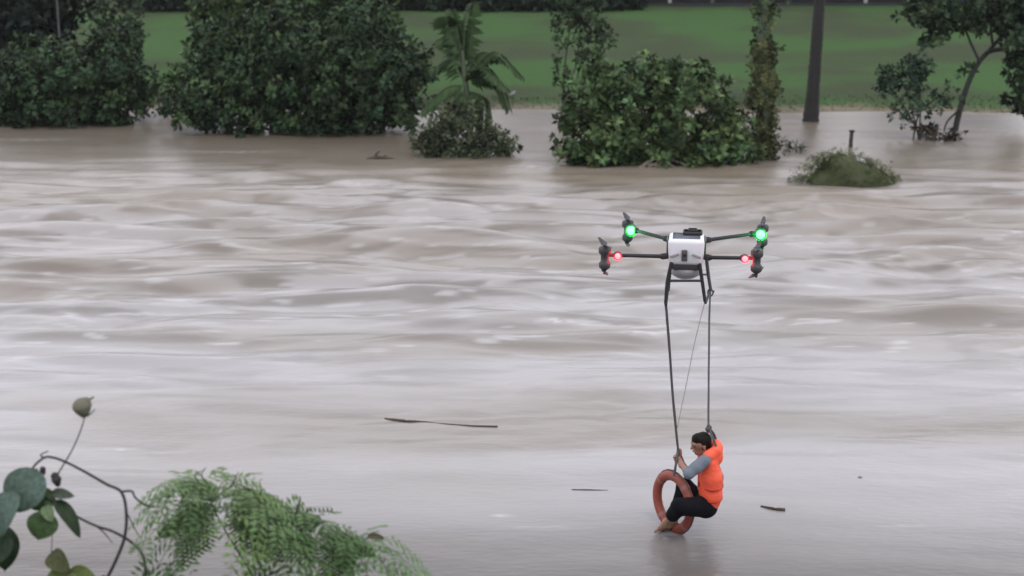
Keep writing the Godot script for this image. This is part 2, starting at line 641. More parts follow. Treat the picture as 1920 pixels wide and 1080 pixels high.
func setup_noise() -> void:
	for e in [[wave_noise, 11, 0.55, 2], [swirl_noise, 12, 0.14, 2], [chop_noise, 13, 1.3, 2], [silt_noise, 14, 0.06, 3], [shore_noise, 15, 0.03, 3]]:
		var n: FastNoiseLite = e[0]
		n.seed = e[1]
		n.frequency = e[2]
		n.noise_type = FastNoiseLite.TYPE_SIMPLEX_SMOOTH
		n.fractal_type = FastNoiseLite.FRACTAL_FBM
		n.fractal_octaves = e[3]
	var g := FastNoiseLite.new()
	g.seed = 3
	g.frequency = 0.05
	g.fractal_octaves = 4
	var a := g.get_seamless_image(256, 256)
	var rgb := Image.create_empty(256, 256, false, Image.FORMAT_RGB8)
	for y in 256:
		for x in 256:
			var v := 0.62 + 0.38 * a.get_pixel(x, y).r
			rgb.set_pixel(x, y, Color(v, v, v))
	grain = ImageTexture.create_from_image(rgb)
	var bump := a.duplicate()
	bump.convert(Image.FORMAT_RGBA8)
	bump.bump_map_to_normal_map(3.0)
	grain_bump = ImageTexture.create_from_image(bump)
	g.frequency = 0.018
	g.seed = 5
	var b := g.get_seamless_image(256, 256)
	var rgb2 := Image.create_empty(256, 256, false, Image.FORMAT_RGB8)
	for y in 256:
		for x in 256:
			var v := 0.55 + 0.45 * b.get_pixel(x, y).r
			rgb2.set_pixel(x, y, Color(v, v, v * 0.97))
	blotch = ImageTexture.create_from_image(rgb2)

func setup_materials() -> void:
	M.bark = mat(lin(0.075, 0.068, 0.055), 0.9, grain, 3.0, 0.8)
	M.dark_bark = mat(lin(0.034, 0.034, 0.032), 0.95, grain, 2.0, 1.0)
	M.dark_bark.uv1_scale = Vector3(2.4, 0.5, 2.4)
	M.leaf = leaf_mat(Color.WHITE, 0.33, 0.22)
	M.soft_leaf = leaf_mat(Color.WHITE, 0.55, 0.3)
	M.grass = leaf_mat(Color.WHITE, 0.7, 0.3)
	M.frond = leaf_mat(lin(0.042, 0.074, 0.030), 0.5, 0.25)
	M.feather = leaf_mat(lin(0.130, 0.195, 0.088), 0.5, 0.35)
	M.water = mat(Color.WHITE, 0.30)
	M.water.vertex_color_use_as_albedo = true
	M.water.metallic_specular = 0.5
	M.water.normal_enabled = true
	M.water.normal_texture = grain_bump
	M.water.normal_scale = 0.22
	M.water.uv1_triplanar = true
	M.water.uv1_world_triplanar = true
	M.water.uv1_scale = Vector3(0.22, 0.5, 0.7)
	M.ground = mat(Color.WHITE, 0.95, null, 0.13, 0.8)
	M.ground.vertex_color_use_as_albedo = true
	M.ground.metallic_specular = 0.1
	M.shell = mat(lin(0.70, 0.73, 0.79), 0.4)
	M.motor = mat(lin(0.05, 0.05, 0.055), 0.55)
	M.black = mat(lin(0.018, 0.018, 0.021), 0.65)
	M.grey = mat(lin(0.07, 0.07, 0.078), 0.5)
	M.tank = mat(lin(0.26, 0.26, 0.275), 0.4)
	M.rope = mat(lin(0.14, 0.14, 0.15), 0.85, grain, 20.0)
	M.pale_rope = mat(lin(0.22, 0.21, 0.215), 0.85, grain, 20.0)
	M.orange = mat(lin(0.95, 0.125, 0.060), 0.6, null, 1.6, 0.7)
	M.dark_orange = mat(lin(0.45, 0.04, 0.02), 0.7)
	M.ring = mat(lin(0.46, 0.10, 0.062), 0.5, grain, 5.0)
	M.shirt = mat(lin(0.15, 0.18, 0.22), 0.85, null, 2.5, 0.9)
	M.trousers = mat(lin(0.009, 0.010, 0.015), 0.9, grain, 12.0)
	M.trousers.metallic_specular = 0.25
	M.skin = mat(lin(0.30, 0.165, 0.11), 0.55)
	M.skin.subsurf_scatter_enabled = true
	M.skin.subsurf_scatter_strength = 0.15
	M.hair = mat(lin(0.010, 0.008, 0.007), 0.6)
	M.hair.metallic_specular = 0.25
	M.wood = mat(lin(0.10, 0.075, 0.055), 0.85, grain, 5.0)
	M.pale_wood = mat(lin(0.26, 0.23, 0.19), 0.9, grain, 5.0)
	M.plaster = mat(lin(0.12, 0.125, 0.13), 0.9, grain, 1.0)
	M.dark_plaster = mat(lin(0.035, 0.038, 0.042), 0.9, grain, 1.0)
	M.pale = mat(lin(0.34, 0.34, 0.33), 0.8)
	M.roof = mat(lin(0.09, 0.07, 0.065), 0.8)
	M.glass = mat(lin(0.02, 0.022, 0.025), 0.1)
	M.green_twig = mat(lin(0.070, 0.105, 0.050), 0.7, grain, 8.0)
	M.twig = mat(lin(0.045, 0.042, 0.040), 0.8, grain, 20.0)
	M.clump = clump_mesh(13, 0.22, 0.12, 1.7, 21)
	M.small_clump = clump_mesh(11, 0.14, 0.07, 1.6, 22)
	M.big_clump = clump_mesh(10, 0.42, 0.2, 1.7, 23)
	M.tuft = blade_mesh(7, 0.1, 0.016, 0.5, 24)
	M.long_tuft = blade_mesh(12, 0.55, 0.022, 1.0, 25)

func build_river_and_bank() -> void:
	var xs := spaced(34.0, 1.0, 420.0, 1.25)
	var zs := []
	var z := 60.0
	while z > -430.0:
		zs.append(z)
		z -= 0.6 if z < -9.0 + 2.0 and z > -15.0 else (0.5 if z < -46.0 and z > -62.0 else (1.2 if z < -14 and z > -96.0 else (1.5 if z > -9.0 and z < 6.0 else 12.0)))
	sheet("ground", xs, zs, ground_h, ground_color, M.ground)
	for r in [[870, 452, 2.6, 0.55, 0.13, 0.3], [700, 385, 3.0, 0.6, 0.10, 0.2], [1050, 600, 2.4, 0.35, 0.08, 0.0], [800, 552, 2.6, 0.40, 0.08, 0.2], [1320, 733, 2.0, 0.16, 0.035, -0.1],
			[1780, 590, 1.3, 0.34, 0.09, 0.3], [110, 632, 1.2, 0.22, 0.06, 0.4], [800, 638, 0.9, 0.12, 0.04, -0.3], [1660, 828, 0.85, 0.07, 0.022, 0.2], [1830, 806, 1.0, 0.08, 0.022, 0.2],
			[500, 724, 0.7, 0.07, 0.022, 0.0], [230, 700, 0.5, 0.10, 0.025, 0.2], [560, 455, 1.2, 0.3, 0.07, 0.0], [1500, 500, 2.2, 0.45, 0.08, 0.1], [1700, 425, 2.6, 0.6, 0.10, 0.1], [160, 400, 2.2, 0.6, 0.09, 0.1],
			[60, 520, 1.0, 0.2, 0.05, 0.1], [1240, 690, 1.6, 0.15, 0.03, 0.1], [420, 600, 1.1, 0.16, 0.04, 0.1], [980, 510, 2.0, 0.3, 0.07, -0.2]]:
		var q := on_level(r[0], r[1])
		ridges.append([q.x, q.z, r[2], r[3], r[4] * 1.4, r[5]])
	for f in [[1050, 608, 0.55, 0.10, 0.9], [1205, 631, 0.40, 0.10, 0.9], [870, 628, 0.35, 0.10, 0.8], [225, 840, 0.28, 0.05, 0.8], [300, 846, 0.25, 0.03, 0.4], [940, 968, 0.12, 0.05, 0.7], [1000, 990, 0.5, 0.06, 0.25], [985, 312, 1.4, 0.35, 0.5],
			[1700, 985, 0.3, 0.03, 0.4], [1260, 1003, 0.22, 0.06, 0.5], [60, 262, 1.4, 0.3, 0.3], [440, 285, 2.0, 0.25, 0.35], [700, 345, 1.6, 0.2, 0.3], [1240, 362, 1.5, 0.2, 0.3]]:
		var q := on_level(f[0], f[1])
		foam.append([q.x, q.z, f[2], f[3], f[4]])
	var rows := []
	z = -9.6
	while z > -60.0:
		rows.append(z)
		z -= maxf(0.026, z * z * 0.000125)
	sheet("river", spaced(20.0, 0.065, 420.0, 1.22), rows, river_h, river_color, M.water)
	# short grass on the lawn
	var places := []
	for i in 7000:
		var x := rng.randf_range(-27, 30)
		var zz := -lerpf(50.5, 54.5, pow(rng.randf(), 1.5))
		if shore_z(x) - zz < 0.25: continue
		var c := ground_color(Vector3(x, 0, zz), Vector3.UP)
		var v := rng.randf_range(1.1, 1.8)
		places.append([Transform3D(Basis(Vector3.UP, rng.randf() * TAU).scaled(Vector3.ONE * rng.randf_range(0.5, 1.2)), Vector3(x, ground_h(x, zz) - 0.01, zz)), Color(c.r * v, c.g * v, c.b * v)])
	tag(scatter("lawn_grass", self, M.tuft, M.grass, places), "short green grass of the lawn on the far bank", "grass", "", "stuff")
	places = []
	for i in 900:
		var x := rng.randf_range(-9, 9)
		var zz := -rng.randf_range(0.5, 10.4)
		places.append([Transform3D(Basis(Vector3.UP, rng.randf() * TAU), Vector3(x, ground_h(x, zz) - 0.02, zz)), Color(0.05, 0.085, 0.03) * rng.randf_range(0.7, 1.3)])
	tag(scatter("bank_grass", self, M.long_tuft, M.grass, places), "rough grass on the near bank below the foreground shrubs", "grass", "", "stuff")

func build_far_side() -> void:
	# a long low house behind the lawn
	var x0 := 7.2
	var x1 := 31.0
	var zf := -91.0
	var gy := ground_h(15, zf)
	var h := thing("house", "long dark low house behind the lawn with pale veranda posts", "house", Vector3((x0 + x1) / 2, gy, zf))
	var w := x1 - x0
	part("wall", rbox_mesh(Vector3(w, 3.0, 6.0), 0.02), M.dark_plaster, h, Vector3(0, 1.4, -4.2))
	part("veranda_floor", rbox_mesh(Vector3(w + 0.4, 0.35, 1.6), 0.02), M.dark_plaster, h, Vector3(0, 0.0, -0.4))
	for px in [1180, 1255, 1335, 1440, 1530, 1621, 1700]:
		var q := on_plane(px, 10, zf)
		part("post", rbox_mesh(Vector3(0.2, 3.0, 0.2), 0.02), M.pale if px in [1255, 1621] else M.plaster, h, Vector3(q.x - (x0 + x1) / 2, 1.6, 0.2))
	for px in [1300, 1500, 1660, 1760]:
		var q := on_plane(px, 10, zf - 1.2)
		var win := part("window", rbox_mesh(Vector3(1.5, 1.3, 0.08), 0.01), M.plaster, h, Vector3(q.x - (x0 + x1) / 2, 1.7, -1.19))
		part("pane", rbox_mesh(Vector3(1.3, 1.1, 0.04), 0.005), M.glass, win, Vector3(0, 0, 0.04))
	for px in [1210, 1580]:
		var q := on_plane(px, 10, zf - 1.2)
		part("door", rbox_mesh(Vector3(1.0, 2.1, 0.08), 0.01), M.black, h, Vector3(q.x - (x0 + x1) / 2, 1.25, -1.18))
	var st := tris()
	var r0 := [Vector3(-w / 2 - 0.6, 3.05, 0.9), Vector3(w / 2 + 0.6, 3.05, 0.9), Vector3(w / 2 + 0.6, 4.9, -3.6), Vector3(-w / 2 - 0.6, 4.9, -3.6), Vector3(w / 2 + 0.6, 3.05, -8.0), Vector3(-w / 2 - 0.6, 3.05, -8.0)]
	for q in [0, 3, 2, 0, 2, 1, 3, 5, 4, 3, 4, 2, 0, 5, 3, 1, 2, 4, 0, 1, 4, 0, 4, 5]: st.add_vertex(r0[q])
	st.generate_normals()
	part("roof", st.commit(), M.roof, h)
	# clipped hedge on the lawn's far edge
	var hb := on_plane(820, 16, -88.0)
	hb.y = ground_h(hb.x, -88)
	var hedge := thing("hedge", "dark hedge along the far edge of the lawn beside the house", "hedge", hb)
	var lobes := []
	for k in 22: lobes.append([250 + k * 44, -6 + rng.randf_range(-4, 4), 34, 30, rng.randf_range(-0.4, 0.4)])
	foliage(hedge, M.big_clump, M.soft_leaf, lobes, depth_of(hb), 9.0, Color(0.028, 0.045, 0.03), {"floor": hb.y})
	stems(hedge, hb, [lobes[2], lobes[7], lobes[12], lobes[17], lobes[20]], depth_of(hb), 0.05, M.bark)
	# tall trees added behind the house and hedge to block sky light and reflections: trunks at the frame's top edge
	var k := 0
	for e in [[330, "added tall tree with dark trunk behind the left end of the hedge"], [690, "added tall tree behind the hedge, between the big bush and the young palm"], [1010, "added tall tree behind the hedge, close to the leafy thin tree"], [1400, "added tall tree rising over the house behind the creeper-clad trunk"], [1780, "tall tree rising over the house's far end, added behind the leaning tree"]]:
		var q := on_plane(e[0], 8, -101.0 - 3 * (k % 3))
		q.y = ground_h(q.x, q.z)
		var t := thing("tree", e[1], "tree", q, "added tall trees beyond the lawn")
		part("trunk", tube_mesh([Vector3(0, -0.3, 0), Vector3(0.1, 3, 0), Vector3(0, 6.5, 0.1), Vector3(0.3, 10, 0)], 0.4, 0.12, 9, 0.06), M.dark_bark, t)
		var places := []
		for i in 900:
			var dir := Vector3(rng.randfn(), rng.randfn(), rng.randfn()).normalized()
			var pp := Vector3(0, 8.2, 0) + dir * Vector3(5.2, 4.2, 4.2) * pow(rng.randf(), 0.3) * (1.0 + 0.4 * silt_noise.get_noise_3d(dir.x * 60 + k * 9, dir.y * 60, dir.z * 60))
			var v := rng.randf_range(0.7, 1.3)
			places.append([Transform3D(Basis(Vector3(rng.randf(), 1, rng.randf()).normalized(), rng.randf() * TAU).scaled(Vector3.ONE * rng.randf_range(1.6, 2.6)), pp), Color(0.03, 0.048, 0.028) * v])
		scatter("crown", t, M.big_clump, M.soft_leaf, places)
		k += 1
	# pale pole before the dark tree on the left
	var pb := on_level(113, 200, 0.0)
	var pole_at := on_plane(113, 90, -56.0)
	pole_at.y = ground_h(pole_at.x, -56)
	var pole := thing("pole", "thin pale upright pole above the leftmost bush", "pole", pole_at)
	part("shaft", tube_mesh([Vector3(0, -0.3, 0), Vector3(0, 3.5, 0)], 0.045, 0.035, 8), M.plaster, pole)
	part("cap", rbox_mesh(Vector3(0.12, 0.05, 0.12), 0.015), M.pale, pole, Vector3(0, 3.52, 0))
	# palm trunk on the shore
	var b := on_level(1520, 228, -0.02)
	var palm := thing("coconut_palm", "tall palm with a straight bare dark trunk at the water's edge", "palm tree", b)
	var pts := []
	for i in 90:
		var y := i * 0.11 - 0.4
		pts.append(Vector3(0.012 * y + 0.05 * sin(y * 0.35), y, 0))
	st = tris()
	st.set_smooth_group(0)
	var rings := []
	for i in pts.size():
		var y: float = pts[i].y
		var r := 0.20 + 0.08 * exp(-maxf(y, 0) * 1.6) - 0.006 * y + (0.012 if i % 2 == 0 else 0.0) + rng.randf_range(-0.006, 0.006)
		var ring := []
		for s in 14: ring.append(pts[i] + Vector3(cos(TAU * s / 14), 0, sin(TAU * s / 14)) * r * rng.randf_range(0.97, 1.03))
		rings.append(ring)
	for i in rings.size() - 1:
		for s in 14:
			var s2 := (s + 1) % 14
			for q in [rings[i][s], rings[i][s2], rings[i + 1][s2], rings[i][s], rings[i + 1][s2], rings[i + 1][s]]: st.add_vertex(q)
	part("trunk", done(st), M.dark_bark, palm)
	var top: Vector3 = b + pts[-1]
	for i in 13:
		var a := TAU * i / 13.0 + rng.randf_range(-0.15, 0.15)
		var o := Vector3(cos(a), 0, sin(a))
		palm_frond(palm, top, top + o * 1.5 + Vector3.UP * rng.randf_range(0.2, 1.1), top + o * 3.0 + Vector3.UP * rng.randf_range(-1.6, 0.3), 0.6, 26, M.frond, M.bark)

func build_bushes() -> void:
	var dark := Color(0.042, 0.074, 0.036)
	var mid := Color(0.062, 0.105, 0.040)
	shrub("bush", "dark round bush at the far left, under the pale pole", 140, 240, [[60, 160, 80, 70], [150, 140, 95, 75], [215, 222, 60, 18],  [225, 185, 62, 50], [15, 190, 60, 50], [120, 205, 130, 36], [200, 100, 60, 55, 0.8], [60, 110, 60, 45, 0.6], [262, 160, 30, 35, 0.4]],
		M.clump, M.leaf, 9.0, dark, {"stems": 6})
	shrub("bush", "thin pale green bush above the gap between the two left bushes", 228, 215, [[235, 30, 36, 40], [215, 62, 34, 28], [250, 66, 26, 26], [205, 15, 34, 40], [240, 110, 24, 30, 0.0, 0.4]],
		M.small_clump, M.soft_leaf, 12.0, Color(0.05, 0.075, 0.042), {"stems": 4, "back": 4.0})
	shrub("bush", "largest dark bush, a broad glossy-leaved mass hanging over the water", 560, 257, [[430, 150, 90, 80], [560, 140, 120, 95], [680, 150, 100, 85], [350, 205, 50, 36], [740, 160, 66, 66], [450, 215, 110, 36], [600, 218, 130, 34], [720, 215, 80, 35], [400, 90, 50, 60, 0.5], [770, 120, 40, 46, 0.4], [520, 70, 90, 70, 0.6], [660, 70, 90, 70, 0.6]],
		M.clump, M.leaf, 9.5, dark, {"stems": 8, "stem": 0.06})
	shrub("bush", "taller green bush rising out of the frame behind the largest bush", 560, 220, [[430, 10, 80, 70], [540, -20, 100, 80], [650, 0, 90, 70], [395, 70, 36, 60, -0.3], [725, 40, 36, 50], [590, 60, 120, 50]],
		M.clump, M.leaf, 8.0, mid, {"stems": 5, "stem": 0.07, "back": 1.6})
	shrub("bush", "small leafy sprig bush in the water gap left of the largest bush", 312, 222, [[318, 170, 26, 28], [340, 140, 22, 30], [300, 150, 20, 16]],
		M.small_clump, M.soft_leaf, 11.0, mid, {"stems": 3, "stem": 0.03, "back": 0.6})
	shrub("bush", "low grey-green bush around the foot of the young palm", 875, 299, [[825, 255, 38, 38], [880, 245, 50, 46], [932, 268, 32, 28], [860, 283, 75, 14], [798, 272, 24, 24], [950, 280, 24, 18], [870, 215, 40, 26], [840, 222, 26, 24]],
		M.small_clump, M.leaf, 26.0, Color(0.095, 0.122, 0.070), {"stems": 5, "back": 0.7})
	shrub("bush", "wide bush with pale shiny leaves right of the young palm", 1230, 318, [[1110, 190, 62, 62], [1200, 180, 84, 66], [1295, 185, 84, 66], [1358, 245, 52, 52], [1090, 272, 50, 38], [1180, 262, 95, 52, 0.0, 1.4], [1150, 225, 60, 50, -0.2], [1120, 285, 70, 26],  [1290, 272, 95, 44], [1388, 275, 34, 30], [1340, 292, 70, 24], [1240, 296, 120, 20], [1130, 135, 42, 26], [1062, 230, 22, 30], [1250, 135, 70, 26]],
		M.clump, M.leaf, 9.0, Color(0.078, 0.128, 0.054), {"stems": 8, "stem": 0.05})
	shrub("thin_tree", "thin leafy tree cut off by the frame top, behind the pale-leaved bush", 1052, 260, [[1075, 20, 34, 36], [1110, 45, 36, 42], [1095, 92, 34, 28], [1135, 70, 20, 28], [1050, 60, 16, 60, 0.0, 0.5], [1060, -20, 60, 30], [1052, 140, 14, 50, 0.0, 0.5]],
		M.small_clump, M.soft_leaf, 13.0, Color(0.048, 0.080, 0.040), {"stems": 4, "back": 3.2, "category": "tree", "group": "slender trees on the far bank"})
	# creeper-clad trunk
	var b := on_level(1435, 302, 0.0) + Vector3(0, 0, -0.4)
	var d := depth_of(b)
	var t := thing("creeper_trunk", "slim trunk sheathed in olive creeper, right of the pale-leaved bush", "tree", b, "slender trees on the far bank")
	part("trunk", tube_mesh(curve([Vector3(0.05, -0.5, 0.1), Vector3(0, 0, 0), at(1434, 200, d) - b, at(1430, 90, d) - b, at(1430, -60, d) - b, at(1425, -220, d) - b], 5), 0.19, 0.12, 9, 0.06), M.green_twig, t)
	var lobes := []
	for k in 11: lobes.append([1432 + 6 * sin(k * 2.1), 292 - k * 20, 27 + 4 * sin(k * 1.3), 17, 0.0])
	foliage(t, M.small_clump, M.soft_leaf, lobes, d, 110.0, Color(0.125, 0.145, 0.068), {"called": "creeper", "size": 0.6, "lay": -0.2})
	foliage(t, M.small_clump, M.leaf, [[1428, 55, 27, 30], [1438, 15, 32, 28], [1420, 82, 16, 14], [1440, -30, 50, 40]], d, 13.0, Color(0.075, 0.115, 0.050))
	# young palm with a few bent fronds
	b = on_level(880, 290, 0.0) + Vector3(0, 0, -1.0)
	d = depth_of(b)
	t = thing("young_palm", "young palm with a few arching ragged fronds in the low bush", "palm tree", b)
	part("stem", tube_mesh(curve([Vector3(0, -0.4, 0), at(880, 215, d) - b, at(872, 150, d) - b, at(866, 95, d) - b], 5), 0.11, 0.06, 8, 0.05), M.green_twig, t)
	for f in [[872, 150, 925, 96, 978, 142, 0.2], [872, 150, 930, 150, 955, 206, 0.4], [870, 140, 900, 98, 940, 108, -0.6], [872, 160, 835, 165, 790, 210, 0.3], [868, 150, 846, 112, 812, 132, -0.5], [868, 120, 858, 60, 846, 18, 0.0], [868, 120, 872, 50, 885, 5, -0.3], [868, 130, 845, 70, 818, 76, 0.2],
			[875, 170, 905, 185, 905, 250, 0.7], [870, 170, 850, 195, 838, 250, 0.7], [872, 150, 905, 125, 950, 165, 0.9], [866, 110, 840, 50, 838, 30, 0.5]]:
		palm_frond(t, at(f[0], f[1], d), at(f[2], f[3], d - f[6] * 0.5), at(f[4], f[5], d - f[6]), 0.42, 40, M.frond, M.green_twig, 0.8, 0.26)
	# right side: sapling, leaning tree, mound of laid grass
	shrub("sapling", "hazy blue-green sapling with bare lower stems, left of the leaning tree", 1735, 266, [[1695, 150, 42, 34], [1655, 150, 15, 32], [1725, 140, 30, 32], [1742, 190, 36, 30, 0.0, 0.45], [1690, 205, 36, 30, 0.0, 0.45], [1715, 118, 22, 20], [1780, 175, 30, 30, 0.3, 0.35]],
		M.small_clump, M.soft_leaf, 19.0, Color(0.050, 0.085, 0.055), {"stems": 6, "stem": 0.03, "back": 0.5, "category": "sapling"})
	shrub("drift_heap", "low brown heap of drowned twigs round the sapling's foot", 1755, 266, [[1755, 252, 46, 12], [1735, 245, 26, 14], [1790, 258, 26, 8]],
		M.small_clump, M.soft_leaf, 12.0, Color(0.07, 0.066, 0.055), {"stems": 3, "stem": 0.02, "back": 0.3, "category": "drift heap"})
	b = on_level(1788, 252, 0.0) + Vector3(0, 0, -0.8)
	d = depth_of(b)
	t = thing("leaning_tree", "leaning dark tree overhanging the water at the right edge", "tree", b)
	for br in [[0.10, 0.07, [1788, 262], [1800, 205], [1822, 140], [1850, 100], [1880, 92]], [0.06, 0.035, [1850, 100], [1875, 72], [1905, 50], [1950, 20]], [0.05, 0.03, [1838, 118], [1820, 80], [1808, 50], [1790, 20]], [0.07, 0.05, [1880, 92], [1910, 100], [1945, 130], [1960, 260]], [0.04, 0.02, [1800, 205], [1775, 230], [1768, 262]], [0.05, 0.03, [1862, 85], [1858, 50], [1868, 10]]]:
		var pts := []
		for q in br.slice(2): pts.append(at(q[0], q[1], d + rng.randf_range(-0.15, 0.15)) - b)
		part("limb", tube_mesh(curve(pts, 5), br[0], br[1], 8, 0.05), M.dark_bark, t)
	foliage(t, M.clump, M.soft_leaf, [[1850, 20, 100, 36], [1785, 48, 50, 22], [1905, 60, 34, 60, -0.3], [1738, 76, 22, 14], [1745, 18, 60, 30], [1915, 145, 22, 60, 0.4], [1815, 130, 16, 12, 0, 0.4], [1930, 20, 90, 60], [1925, 195, 22, 24]], d, 9.0, Color(0.042, 0.070, 0.038))
	shrub("grass_mound", "rounded olive mound of flood-flattened grass standing in the water", 1590, 352, [[1575, 310, 64, 30], [1555, 328, 62, 22], [1500, 344, 34, 6], [1625, 325, 54, 24], [1600, 335, 72, 16], [1655, 332, 32, 14], [1560, 300, 30, 14]],
		M.long_tuft, M.grass, 170.0, Color(0.098, 0.122, 0.052), {"stems": 0, "back": 0.8, "lay": -0.9, "category": "grass mound", "size": 0.19})
	var mound: Node3D = get_node("grass_mound")
	var md := depth_of(mound.position)
	var core := []
	for e in [[1540, 330, 1580, 308, 0.22, 0.30], [1580, 308, 1630, 322, 0.30, 0.26], [1600, 330, 1655, 332, 0.26, 0.16], [1525, 340, 1600, 335, 0.14, 0.26], [1600, 335, 1672, 342, 0.26, 0.09]]:
		for zz in [-0.25, 0.2]: core.append([at(e[0], e[1], md) + Vector3(0, -0.10, zz) - mound.position, at(e[2], e[3], md) + Vector3(0, -0.10, zz * 1.2) - mound.position, e[4] * 0.95, e[5] * 0.95])
	part("matted_grass", net(core, 0.05, 0.2), mat(lin(0.098, 0.118, 0.054), 0.95, grain, 2.5, 1.0), mound)
	shrub("grass_clump", "small dark clump of drowned grass beside the creeper-clad trunk's foot", 1490, 288, [[1488, 280, 30, 9], [1475, 276, 14, 8]],
		M.long_tuft, M.grass, 22.0, Color(0.05, 0.058, 0.042), {"stems": 0, "back": 0.3, "lay": -0.2, "category": "grass clump", "size": 0.5})
	# dense tree on the far left; the corner's shade is put into its leaf colour
	b = on_level(60, 160, 0.0)
	b.z = -59.0
	b.x = -19.5
	b.y = ground_h(b.x, b.z)
	d = depth_of(b)
	t = thing("shade_tree", "dense dark tree filling the top left corner behind the pole", "tree", b)
	foliage(t, M.big_clump, M.soft_leaf, [[40, 40, 90, 60], [-40, 80, 90, 60], [90, 0, 90, 50], [-20, -30, 120, 60], [20, 110, 60, 50]], d, 5.0, Color(0.018, 0.026, 0.022))
	stems(t, b, [[40, 40], [90, 0], [-40, 60]], d, 0.14, M.dark_bark)

func stick(called: String, label: String, category: String, pts: Array, r0: float, r1: float, m: Material, group := "") -> MeshInstance3D:
	var o: Vector3 = pts[0]
	var l := []
	for p in pts: l.append(p - o)
	var s := part(called, tube_mesh(curve(l, 4), r0, r1, 7, 0.12), m, self, o)
	tag(s, label, category, group)
	return s

func float_at(px: float, py: float, lift := 0.0) -> Vector3:
	var q := on_level(px, py, 0.0)
	for k in 3: q = on_level(px, py, river_h(q.x, q.z) + lift)
	return q

func build_debris() -> void:
	stick("floating_branch", "long thin dark branch floating in the slack water, left of the person", "branch", [float_at(722, 786, -0.012), float_at(742, 788, 0.006), float_at(765, 790, 0.012), float_at(795, 792, -0.006), float_at(820, 795, -0.012), float_at(850, 797, -0.004), float_at(885, 799, 0.001), float_at(933, 800, 0.006)], 0.022, 0.014, M.wood)
	stick("floating_stick", "short dark stick floating right of the person", "stick", [float_at(1427, 950, 0.0), float_at(1450, 954, 0.01), float_at(1472, 957, 0.004)], 0.016, 0.024, M.wood)
	stick("floating_stick", "faint thin twig floating left of the life ring", "stick", [float_at(1072, 919, -0.004), float_at(1105, 919, 0.001), float_at(1140, 920, -0.004)], 0.012, 0.008, M.wood)
	var p := part("floating_leaf", ArrayMesh.new(), M.soft_leaf, self, float_at(1612, 895, 0.004))
	var st := tris()
	leaf(st, Vector3(-0.03, 0, 0), Vector3.RIGHT, Vector3.UP, 0.07, 0.04, 0.0, Color(0.12, 0.10, 0.05))
	p.mesh = done(st)
	tag(p, "tiny brown leaf afloat alone in the slack water, far right of the person", "leaf")
	# driftwood snag
	var b := on_level(712, 298, 0.0)
	var d := depth_of(b)
	var t := thing("driftwood", "small reddish-brown driftwood snag in the water before the largest bush", "driftwood", b)
	part("log", tube_mesh(curve([at(688, 299, d) - b, at(712, 295, d) - b, at(738, 299, d) - b], 4), 0.06, 0.04, 8, 0.15), M.wood, t)
	part("stub", tube_mesh([at(702, 297, d) - b, at(706, 288, d) - b, at(712, 283, d) - b], 0.05, 0.02, 7, 0.1), M.wood, t)
	part("stub", tube_mesh([at(716, 297, d) - b, at(724, 290, d) - b], 0.035, 0.015, 7, 0.1), M.wood, t)
	part("twig", tube_mesh([at(735, 298, d) - b, at(760, 298, d) - b, at(778, 296, d) - b], 0.012, 0.005, 6, 0.1), M.wood, t)
	b = on_level(1240, 316, 0.0)
	d = depth_of(b)
	t = thing("driftwood", "pale grey tangle of driftwood at the pale-leaved bush's waterline", "driftwood", b)
	for e in [[1205, 310, 1232, 298, 1262, 312, 0.045], [1215, 315, 1240, 303, 1270, 316, 0.04], [1228, 314, 1243, 292, 1252, 290, 0.03], [1240, 314, 1258, 300, 1290, 312, 0.03], [1198, 315, 1222, 308, 1250, 318, 0.05]]:
		part("log", tube_mesh(curve([at(e[0], e[1], d) - b, at(e[2], e[3], d) - b, at(e[4], e[5], d) - b], 4), e[6], e[6] * 0.6, 7, 0.15), M.pale_wood, t)
	# stump of a post behind the mound
	b = on_level(1595, 276, 0.0)
	t = thing("post", "short dark post sticking out of the water behind the grass mound", "post", b)
	part("shaft", tube_mesh([Vector3(0, -0.6, 0), Vector3(0.0, 0.2, 0), Vector3(0.01, 0.46, 0)], 0.065, 0.055, 9, 0.05), M.bark, t)
	part("cap", rbox_mesh(Vector3(0.16, 0.04, 0.16), 0.015), M.dark_bark, t, Vector3(0.01, 0.47, 0))
	# white scrap
	b = on_level(961, 174, 0.25)
	b.z = -51.9
	b.y = ground_h(b.x, b.z)
	t = thing("litter", "small white scrap of plastic on a stalk at the lawn's edge beside the young palm", "litter", b)
	part("stalk", tube_mesh([Vector3(0, -0.1, 0), Vector3(0.02, 0.3, 0), Vector3(0, 0.5, 0)], 0.012, 0.008, 6), M.bark, t)
	st = tris()
	for q in [Vector3(-0.12, 0.44, 0), Vector3(-0.02, 0.56, 0.05), Vector3(0.12, 0.60, 0), Vector3(-0.12, 0.44, 0), Vector3(0.12, 0.60, 0), Vector3(0.05, 0.47, -0.05)]: st.add_vertex(q)
	part("scrap", done(st), M.shell, t)

# ---------------------------------------------------------------- drone

